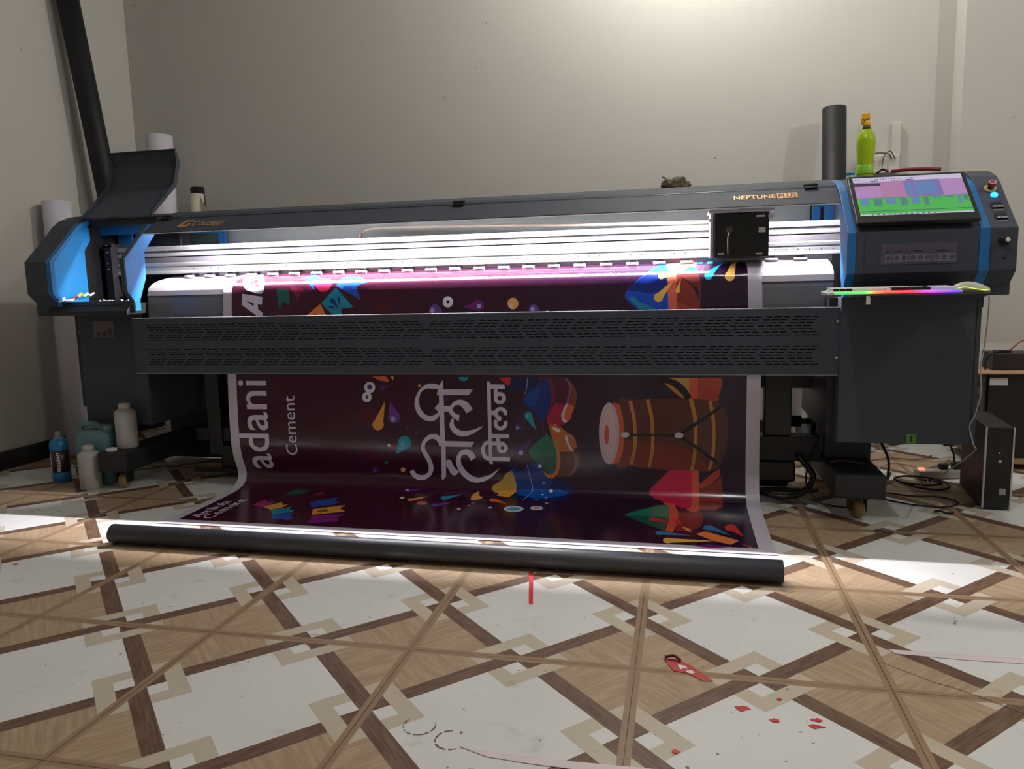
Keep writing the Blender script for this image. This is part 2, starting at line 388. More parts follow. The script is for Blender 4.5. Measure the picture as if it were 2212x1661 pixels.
# ---- top cover
CX0, CX1 = -.583, 2.501
cover = part(MB().sheet([(2.06,1.20),(2.06,1.345),(1.98,1.372),(1.62,1.363),(1.505,1.337),(1.360,1.247),(1.368,1.243)], CX0, CX1, .0035), 'top_cover', dark, bevel=.0008)
part(MB().sheet([(1.4760,1.3202),(1.4742,1.3190)], CX0, CX1, -.0010), 'cover_seam', blackp, parent=cover)
part(MB().box(CX0, CX1, 1.3585, 1.372, 1.2415, 1.2445), 'lip_glint_strip', alu, parent=cover)  # bright metal strip standing in for light reflected along the lip
def hinge(x):
    nrm = Vector((0, -.53, .848)); d = Vector((0, .848, .53)); c = Vector((x, 1.4755, 1.3205))
    m = MB(); s0 = len(m.v)
    m.box(-.024, .024, -.020, -.002, 0, .010).box(-.024, .024, .002, .020, 0, .010).cyl((-.026,0,.010),(.026,0,.010),.006,n=12)
    R = Matrix(((1,0,0),(0,d.y,nrm.y),(0,d.z,nrm.z))).to_4x4()
    m.xform(Matrix.Translation(c) @ R); h = part(m, 'hinge', blackp, parent=cover, bevel=.001)
    for a in (-.014, .014):
        for b_ in (-.012, .012): part(MB().cyl((a, b_, .010), (a, b_, .0112), .0022, n=8).xform(Matrix.Translation(c) @ R), 'hinge_screw', darker, parent=h)
for hx in (-.53, .945, 2.405): hinge(hx)
nc = Vector((0, -.53, .848))
def on_cover(t): # point on slanted face, t = 0 at lip .. 1 at upper edge
    return 1.360+.145*t, 1.247+.090*t
def cover_text(name, txt, x0, x1, t0, t1, **kw):
    y0, z0 = on_cover(t0); y1, z1 = on_cover(t1); m = MB()
    put_text(m, txt, (x0, y0, z0), (x1-x0, 0, 0), (0, y1-y0, z1-z0), nc, off=.0018, **kw)
    return part(m, name, gold, parent=cover)
cover_text('gold_lettering', 'C', -.352, -.320, .28, .56, bold=.02, shear=.2)
cover_text('gold_lettering', 'OLORJET', -.316, -.185, .29, .50, bold=.02, shear=.15)
# the emblem before the name: an open square arc with a dot
m = MB()
y0, z0 = on_cover(.24); y1, z1 = on_cover(.62)
def cp(u, t): yy, zz = on_cover(t); return (u, yy+nc.y*.0018, zz+nc.z*.0018)
for poly in ([(-.425,.24),(-.412,.56),(-.392,.62),(-.380,.62),(-.382,.54),(-.398,.50),(-.404,.34),(-.380,.34),(-.376,.44),(-.362,.44),(-.368,.24)], [(-.376,.54),(-.374,.64),(-.360,.64),(-.362,.54)]):
    b = len(m.v); m.v += [cp(u, t) for u, t in poly]; m.face([b+i for i in range(len(poly))])
part(m, 'gold_emblem', gold, parent=cover)
cover_text('gold_lettering', 'NEPTUNE', 2.108, 2.268, .34, .53, bold=.02, shear=.0, space=1.05)
y0, z0 = on_cover(.31); y1, z1 = on_cover(.57); m = MB(); b = len(m.v)
m.v += [cp(2.274, .31), cp(2.350, .31), cp(2.350, .57), cp(2.274, .57)]; m.face([b, b+1, b+2, b+3])
pl = part(m, 'badge_plate', gold, parent=cover)
y0, z0 = on_cover(.35); y1, z1 = on_cover(.53); m = MB()
put_text(m, 'PLUS', (2.279, y0, z0), (.066, 0, 0), (0, y1-y0, z1-z0), nc, off=.0024, bold=.02)
part(m, 'badge_lettering', dark, parent=pl)
# ---- back panel behind the rails and the blue window frames at both ends
part(MB().box(-.52, 2.47, 1.90, 1.905, 1.10, 1.32), 'back_panel', mat('pale_green_panel', rgb(206, 216, 208), .45))
def bframe(x0, x1, flip=False):
    m = MB(); m.box(x0, x1, 1.84, 1.86, 1.272, 1.335).box(x0, x0+.035, 1.84, 1.86, 1.10, 1.272).box(x1-.04, x1, 1.84, 1.86, 1.10, 1.272)
    return m
part(bframe(-.82, -.46), 'end_frame', blue, bevel=.002)
part(MB().box(-.78, -.50, 1.85, 1.855, 1.10, 1.28), 'end_window', mat('dark_green_glass', rgb(46, 62, 60), .2))
part(bframe(2.47, 2.56), 'end_frame', blue, bevel=.002); part(MB().box(2.50, 2.56, 1.862, 1.866, 1.10, 1.28), 'end_window', blackp)
# ---- guide rail beam
R0, R1 = -.945, 2.56
G = [(1.70,1.199),(1.622,1.199),(1.620,1.192),(1.620,1.176),(1.632,1.172),(1.632,1.166),(1.620,1.163),(1.618,1.156),(1.618,1.147),(1.650,1.141),(1.655,1.130),(1.650,1.120),(1.620,1.116),(1.616,1.110),(1.618,1.097),(1.628,1.095),(1.628,1.091),(1.612,1.090),(1.612,1.073),(1.604,1.071),(1.600,1.060),(1.606,1.056),(1.70,1.056)]
rail = part(MB().prism(G, R0, R1), 'guide_rail', alu, bevel=.0012)
grv = mat('matt_grey_groove', rgb(112, 108, 114), .5, .3)  # darker grey for the strips set into the rail recesses
part(MB().box(R0, R1, 1.626, 1.634, 1.1665, 1.1725), 'rail_groove', grv, parent=rail)
part(MB().box(R0, R1, 1.6195, 1.650, 1.1170, 1.1415), 'rail_groove', grv, parent=rail)
hole0 = part(MB().cyl((0, 1.6125, 1.0815), (0, 1.6113, 1.0815), .0026, n=8), 'screw_hole', blackp, parent=rail)
for k in range(66):
    h = hole0 if k == 0 else hole0.copy()
    if k: col.objects.link(h); h.parent = rail
    h.location.x = -.50+k*.0465
part(MB().box(R0-.004, R0, 1.58, 1.74, .95, 1.22).box(R0-.03, R0+.01, 1.56, 1.60, .93, 1.20), 'rail_end_plate', darker, parent=rail)
for z in (1.21, 1.175, 1.12, 1.09): part(MB().cyl((R0-.012, 1.56, z), (R0-.012, 1.553, z), .005, n=10), 'rail_end_bolt', screwm, parent=rail)
# ---- pinch rollers
part(MB().box(-.55, 2.52, 1.62, 1.64, 1.03, 1.056), 'roller_backplate', alud)
x = -.50; first = None
while x < 2.46:
    if not (2.02 < x < 2.26):
        if first is None:
            o = part(MB().box(-.016, .016, -.030, .03, 1.046, 1.058), 'pinch_roller', blackp, bevel=.002)
            o.location = (x, 1.60, 0); o.matrix_parent_inverse = Matrix.Translation(-parent_loc(P))
            o2 = MB().cyl((-.026, -.032, 1.040), (.026, -.032, 1.040), .0075, n=14).build('roller_sleeve', whitep, o)
            o2.matrix_parent_inverse = Matrix.Identity(4); first = (o, o2)
        else:
            o = first[0].copy(); col.objects.link(o); o.parent = P; o.matrix_parent_inverse = first[0].matrix_parent_inverse.copy(); o.location = (x, 1.60, 0)
            o2 = first[1].copy(); col.objects.link(o2); o2.parent = o; o2.matrix_parent_inverse = Matrix.Identity(4)
    x += .1155
# ---- platen and front apron under the media
PLN = [(1.70,1.052),(1.66,1.047),(1.58,1.033),(1.53,1.023),(1.50,1.013),(1.48,1.003),(1.462,.990),(1.452,.975),(1.446,.950),(1.446,.945),(1.442,.930),(1.42,.845),(1.42,.62),(1.46,.60)]
part(MB().sheet(PLN[:9], -.655, 2.50, .004), 'platen', mat('white_painted_platen', rgb(206, 200, 206), .35, .2), bevel=.0015)
part(MB().sheet([(1.454,.948),(1.449,.93),(1.444,.86),(1.444,.62),(1.48,.60)], -.655, 2.498, .004), 'front_apron', mat('satin_steel_apron', rgb(126, 126, 132), .4, .4))
part(MB().box(-.575, 2.498, 1.75, 1.78, .62, 1.03).box(-1.00, 2.16, 1.99, 2.02, .012, .62), 'beam_and_dark_sheet', darker)  # lower box: dark sheet added to hide the lit wall behind
# ---- LED strip under the cover
ledm = mat('led_strip_light', rgb(255, 250, 255), .5, emis=(1.0, .955, 1.0, 1), estr=1450)
LY, LZ = 1.525, 1.318
led = part(MB().box(-.42, 2.42, LY-.004, LY+.004, LZ-.001, LZ+.002), 'led_strip', ledm, label='lit white LED strip')
part(MB().box(-.44, 2.44, LY-.042, LY-.039, LZ-.0525, LZ+.006).box(-.44, 2.44, LY+.018, LY+.022, LZ-.009, LZ+.006).box(-.44, 2.44, LY-.042, LY+.022, LZ+.003, LZ+.006), 'led_cutoff_walls', alud)  # unseen walls added to cut off the LED light front and back
# ---- print carriage
pc = part(MB().box(2.034, 2.250, 1.462, 1.60, 1.052, 1.232), 'print_carriage', blackp, bevel=.004)
part(MB().box(2.012, 2.268, 1.450, 1.62, 1.233, 1.246).box(2.012, 2.030, 1.452, 1.50, 1.200, 1.212).box(2.246, 2.266, 1.452, 1.50, 1.205, 1.219), 'carriage_top_plate', alud, parent=pc, bevel=.002)
part(MB().box(2.018, 2.032, 1.468, 1.60, 1.055, 1.232), 'carriage_side_bracket', alud, parent=pc, bevel=.002)
part(MB().box(2.21, 2.236, 1.4595, 1.4625, 1.150, 1.170), 'carriage_label', whitep, parent=pc); part(MB().box(2.20, 2.232, 1.4595, 1.4625, 1.212, 1.219), 'carriage_label', whitep, parent=pc)
part(MB().cyl((2.095, 1.462, 1.165), (2.095, 1.452, 1.165), .013, n=16).path([(2.095,1.455,1.16),(2.09,1.452,1.12),(2.092,1.455,1.065)], .004), 'carriage_connector', mat('dull_brass', rgb(92, 74, 58), .4), parent=pc)
part(MB().box(2.05, 2.075, 1.4595, 1.4625, 1.066, 1.072), 'carriage_clip', alu, parent=pc); part(MB().box(2.20, 2.225, 1.4595, 1.4625, 1.062, 1.068), 'carriage_clip', alu, parent=pc)
part(MB().path([(.33,1.80,1.19),(.335,1.79,1.225),(.37,1.78,1.248),(.46,1.77,1.256),(.9,1.76,1.246),(1.5,1.75,1.228),(2.03,1.66,1.212)], .008, 8), 'cable_chain', mat('ivory_cable_chain', rgb(214, 200, 178), .5), label='ivory cable chain')
m = MB()
for k in range(7):
    t = k/6*1.35; m.box(.332+.045*(1-math.cos(t)), .340+.045*(1-math.cos(t)), 1.774, 1.785, 1.205+.045*math.sin(t), 1.211+.045*math.sin(t))
part(m, 'chain_slots', mat('brown_gap', rgb(92, 72, 56), .6))
# ---- perforated front plate
def vent():
    x0, x1, z0, z1 = -.635, 2.498, .588, .846
    V = [Vector(q) for q in ((x0,z0),(x1,z0),(x1,z1),(x0,z1))]; F = [[0,1,2,3]]
    def slot(cx, cz, w_=.0235, h=.0042):
        b = len(V); V.extend([Vector((cx-w_/2,cz-h/2)),Vector((cx+w_/2,cz-h/2)),Vector((cx+w_/2,cz+h/2)),Vector((cx-w_/2,cz+h/2))]); F.append([b,b+1,b+2,b+3])
    for zt in (.815, .700):
        for r in range(7):
            z = zt-.0118*r; k = 3-abs(3-r); sh = k*.0105
            for gx in range(14):
                for q in range(3): slot(-.555+gx*.0985+sh+q*.029, z)
            for gx in range(15):
                for q in range(3): slot(.838+gx*.1055+.033-sh+q*.0315, z, .025)
    vo, eo, fo, ov, oe, of = geometry.delaunay_2d_cdt(V, [], F, 1, 1e-6)
    m = MB(); m.v = [(v.x, 1.300, v.y) for v in vo]
    for f, o in zip(fo, of):
        if len(o) == 1 and o[0] == 0: m.face(f)
    ob = part(m, 'perforated_front_plate', dark)
    sd = ob.modifiers.new('solid', 'SOLIDIFY'); sd.thickness = .002; sd.offset = 0
    return ob
vp = vent()
part(MB().box(-.635, 2.498, 1.2985, 1.325, .846, .849).box(-.635, 2.498, 1.30, 1.325, .585, .588), 'plate_edge', mat('plate_edge_steel', rgb(150, 150, 156), .35, .5), parent=vp)
part(MB().box(-.62, 2.49, 1.308, 1.312, .592, .842), 'slot_dark_sheet', blockblack)  # black sheet added close behind the slots to keep them dark
part(MB().box(-.62, 2.49, 1.312, 1.404, .640, .645), 'led_leak_shelf', blockblack)  # unseen shelf added to stop LED light leaking below the plate
for z in (.795, .655): part(MB().cyl((2.490, 1.299, z), (2.490, 1.294, z), .005, n=10), 'plate_screw', screwm, parent=vp)
# ---- take-up parts below, right of the banner
part(MB().box(2.262, 2.375, 1.62, 1.70, .28, .60), 'take_up_bracket', blackp, bevel=.004)
part(MB().cyl((-.50, 1.80, .497), (2.515, 1.80, .497), .034), 'feed_roller', alu)
part(MB().cyl((2.28, 1.80, .312), (2.44, 1.80, .312), .026).cyl((2.44, 1.80, .312), (2.475, 1.80, .312), .014).cyl((2.475,1.80,.312),(2.497,1.80,.312),.058), 'take_up_shaft', blackp)
part(MB().box(2.24, 2.50, 1.62, 1.72, .165, .275), 'lower_cross_beam', darker, bevel=.004)
part(MB().box(2.20, 2.395, 1.60, 1.80, .075, .165).cyl((2.22,1.66,.09),(2.37,1.66,.09),.05), 'take_up_motor', blackp, bevel=.01)
part(MB().box(2.20, 2.49, 1.585, 1.60, .035, .052).box(-.57, 2.2, 1.585, 1.60, .035, .052), 'floor_bar', darker)
part(MB().path([(2.40,1.60,.20),(2.46,1.56,.12),(2.42,1.54,.05),(2.33,1.52,.03),(2.24,1.55,.045)], .013, 10), 'drain_hose', blackp)
part(MB().path([(2.52,1.62,.33),(2.47,1.60,.22),(2.43,1.55,.10),(2.48,1.50,.02),(2.60,1.45,.012)], .004, 8), 'thin_hose', blackp)
# left void: brackets and rollers in the dark
part(MB().box(-.50, -.42, 1.62, 1.70, .12, .60).box(-.58, -.28, 1.63, 1.72, .19, .26), 'take_up_bracket', blackp, bevel=.004)
part(MB().box(-.44, -.26, 1.62, 1.76, .02, .17), 'take_up_motor', blackp, bevel=.015)

# ---- monitor on the slanted console face
MY0, MZ0, MY1, MZ1 = 1.205, 1.157, 1.412, 1.346
ds = Vector((0, MY1-MY0, MZ1-MZ0)); L = ds.length; ds.normalize(); ns = Vector((0, -ds.z, ds.y))
def slant(m, c, start=0):   # local (x, t along slope, n out) -> world
    R = Matrix(((1,0,0),(0,ds.y,ns.y),(0,ds.z,ns.z))).to_4x4()
    return m.xform(Matrix.Translation(Vector(c)) @ R, start)
mon = part(slant(MB().box(2.529, 2.938, 0, L, -.018, 0), (0, MY0, MZ0)), 'monitor', blackp, bevel=.003)
part(slant(MB().box(2.60, 2.87, .05, .2, -.034, -.018), (0, MY0, MZ0)), 'monitor_mount', blackp, parent=mon)
def emat(name, c, s): return mat(name, tuple(x*.1 for x in c[:3])+(1,), .15, emis=c, estr=s, var=.02)
sx0, sx1, t0, t1 = 2.546, 2.923, .038, L-.014
def srect(m, a, b, c_, d, lift, mi=0): # fractions
    s0 = len(m.v); W_ = sx1-sx0; H_ = t1-t0
    m.box(sx0+a*W_, sx0+b*W_, t0+c_*H_, t0+d*H_, lift, lift+.0003, mi); return m
SC = [emat('screen_lilac', rgb(196,150,208), .62), emat('screen_pale', rgb(206,196,226), .75), emat('screen_green', rgb(88,198,96), .62),
      emat('screen_violet', rgb(150,120,196), .6), emat('screen_sky', rgb(112,146,206), .6), emat('screen_dark', rgb(70,60,80), .5),
      emat('screen_slate', rgb(96,150,150), .55), emat('screen_navy', rgb(52,60,120), .5), emat('screen_rose', rgb(198,140,190), .6)]
m = MB(); srect(m, 0, 1, 0, 1, .0002, 0)
srect(m, 0, 1, .88, 1, .0006, 1); srect(m, 0, 1, .03, .44, .0006, 2); srect(m, 0, 1, 0, .035, .0006, 1)
srect(m, 0, .245, .77, .84, .001, 5); srect(m, .24, .47, .46, .88, .001, 8); srect(m, .46, .79, .46, .88, .001, 3); srect(m, .55, .75, .50, .84, .0013, 4); srect(m, .47, .53, .50, .80, .0013, 4)
srect(m, 0, 1, .435, .447, .0013, 6); srect(m, 0, 1, .098, .106, .0013, 7)
for k, (a, b_) in enumerate(((.03,.10),(.15,.22),(.26,.35),(.39,.45),(.49,.56),(.60,.64),(.68,.76),(.79,.86),(.90,.93),(.95,.99))):
    hh = (.27, .24, .28, .24, .26, .22, .38, .39, .24, .30)[k]; srect(m, a, b_, hh, .42, .0016, 6 if k % 2 else 4)
for a, b_ in ((.16,.23),(.36,.43),(.49,.56)): srect(m, a, b_, .895, .91, .001, 7)
for k in range(22): srect(m, .02+k*.026, .030+k*.026, .935, .955, .001, 7 if k % 3 else 6)
for k in range(12): srect(m, .10+k*.05, .12+k*.05, .008, .024, .001, 5)
part(slant(m, (0, MY0, MZ0)), 'screen', SC, parent=mon, label='lit screen showing print software')
# ---- console controls
CD = Vector((0, .155, .142)).normalized(); CN = Vector((0, -CD.z, CD.y))
def cons(m, t):  # local frame on slanted face, t metres up from the fold
    R = Matrix(((1,0,0),(0,CD.y,CN.y),(0,CD.z,CN.z))).to_4x4()
    return m.xform(Matrix.Translation(Vector((0, 1.22, 1.123))+CD*t) @ R)
es = part(cons(MB().cyl((3.020,0,0),(3.020,0,.004),.021,n=32), .222), 'emergency_stop', mat('yellow_ring', rgb(190, 160, 90), .5), label='red emergency stop on a yellow ring')
part(cons(MB().cyl((3.020,0,.004),(3.020,0,.016),.0105,n=24), .222), 'stop_collar', blackp, parent=es)
part(cons(MB().lathe([(.011,.016),(.0135,.018),(.0145,.026),(.0135,.031),(.010,.0325)], (3.020,0,0), 28), .222), 'stop_button', mat('red_button', rgb(150, 44, 48), .4), parent=es)
part(cons(MB().pipe((3.020,0,.0318),(3.020,0,.0328),.012,.0105,28), .222), 'stop_button_ring', whitep, parent=es)
part(cons(MB().lathe([(.012,0),(.012,.004),(.0115,.007),(.008,.010),(.003,.0115)], (3.024,0,0), 28), .182), 'indicator_lamp', mat('lit_blue_lens', rgb(20, 90, 220), .2, emis=(.02,.30,1,1), estr=3.2), label='glowing blue indicator lamp')
for t in (.122, .060):
    mt = part(cons(MB().box(3.002, 3.038, -.015, .017, 0, .006), t), 'panel_meter', blackp, bevel=.001)
    part(cons(MB().box(3.002, 3.038, -.015, -.005, .006, .0068), t), 'meter_keys', mat('grey_keys', rgb(110, 108, 114), .4), parent=mt)
    part(cons(MB().cyl((3.010,-.010,.0068),(3.010,-.010,.0074),.0018,n=8).cyl((3.024,-.010,.0068),(3.024,-.010,.0074),.0018,n=8).cyl((3.032,-.010,.0068),(3.032,-.010,.0074),.0018,n=8), t), 'meter_buttons', whitep, parent=mt)
    part(cons(MB().box(3.004, 3.036, -.028, -.019, 0, .0006), t), 'meter_label', mat('grey_label', rgb(118, 118, 124), .5))
part(MB().lathe([(.019,0),(.019,.003),(.013,.004),(.012,.012),(.010,.014)], (3.018, 1.22, 1.079), 28, axis=(0,-1,0)), 'rotary_knob', blackp)
part(MB().lathe([(.0075,0),(.0078,.004),(.006,.006)], (3.024, 1.206, 1.080), 20, axis=(0,-1,0)), 'knob_cap', whitep)
part(MB().cyl((3.022,1.2205,1.017),(3.022,1.2185,1.017),.004,n=16), 'key_hole', blackp)
cpn = part(MB().box(2.616, 2.868, 1.2188, 1.2200, 1.004, 1.078), 'control_panel', mat('violet_grey_overlay', rgb(78, 74, 88), .4))
m = MB(); bt = MB()
xx = 2.630
for n_ in (1, 2, 3, 3):
    wd = .0235*n_+(n_-1)*.002
    m.box(xx, xx+wd, 1.2180, 1.2188, 1.012, 1.040)
    for q in range(n_):
        cx = xx+.012+q*.0255
        bt.pipe((cx,1.2179,1.027),(cx,1.2170,1.027),.0078,.0060,20)
        bt.box(cx-.003, cx+.003, 1.2172, 1.2180, 1.0255, 1.0285)
    xx += wd+.0045
part(m, 'button_pads', mat('pale_button_pad', rgb(112, 110, 122), .4), parent=cpn); part(bt, 'button_icons', mat('blue_icon_ink', rgb(40, 58, 84), .4), parent=cpn)
m = MB()
for a, b_ in ((2.634,2.645),(2.668,2.684),(2.725,2.757),(2.803,2.840)): m.box(a, b_, 1.2180, 1.2188, 1.049, 1.052)
part(m, 'panel_captions', blackp, parent=cpn)
# ---- tray
part(MB().prism([(.905,.903),(.905,.893),(.93,.889),(1.262,.889),(1.262,.903)], 2.515, 2.865).prism([(.905,.903),(.905,.896),(1.262,.896),(1.262,.903)], 2.865, 2.888), 'keyboard_tray', darker, bevel=.003)
part(MB().box(2.988, 2.992, 1.30, 1.9, .84, .885), 'top_edge', dark)
tg = MB(); tg.box(2.505, 2.518, .906, .9075, .872, .900); part(tg, 'paper_tag', whitep)
# green sticker
gs = part(MB().box(2.748, 2.783, 1.2885, 1.2900, .326, .362), 'green_sticker', mat('green_sticker_film', rgb(76, 128, 52), .5))
m = MB(); m.box(2.763, 2.768, 1.2878, 1.2886, .333, .355)
for a in (-1, 1):
    b = len(m.v); m.v += [(2.7655, 1.2877, .357 if a > 0 else .331), (2.759, 1.2877, .349 if a > 0 else .339), (2.772, 1.2877, .349 if a > 0 else .339)]; m.face([b, b+1, b+2])
part(m, 'arrow_mark', blackp, parent=gs, recalc=False)

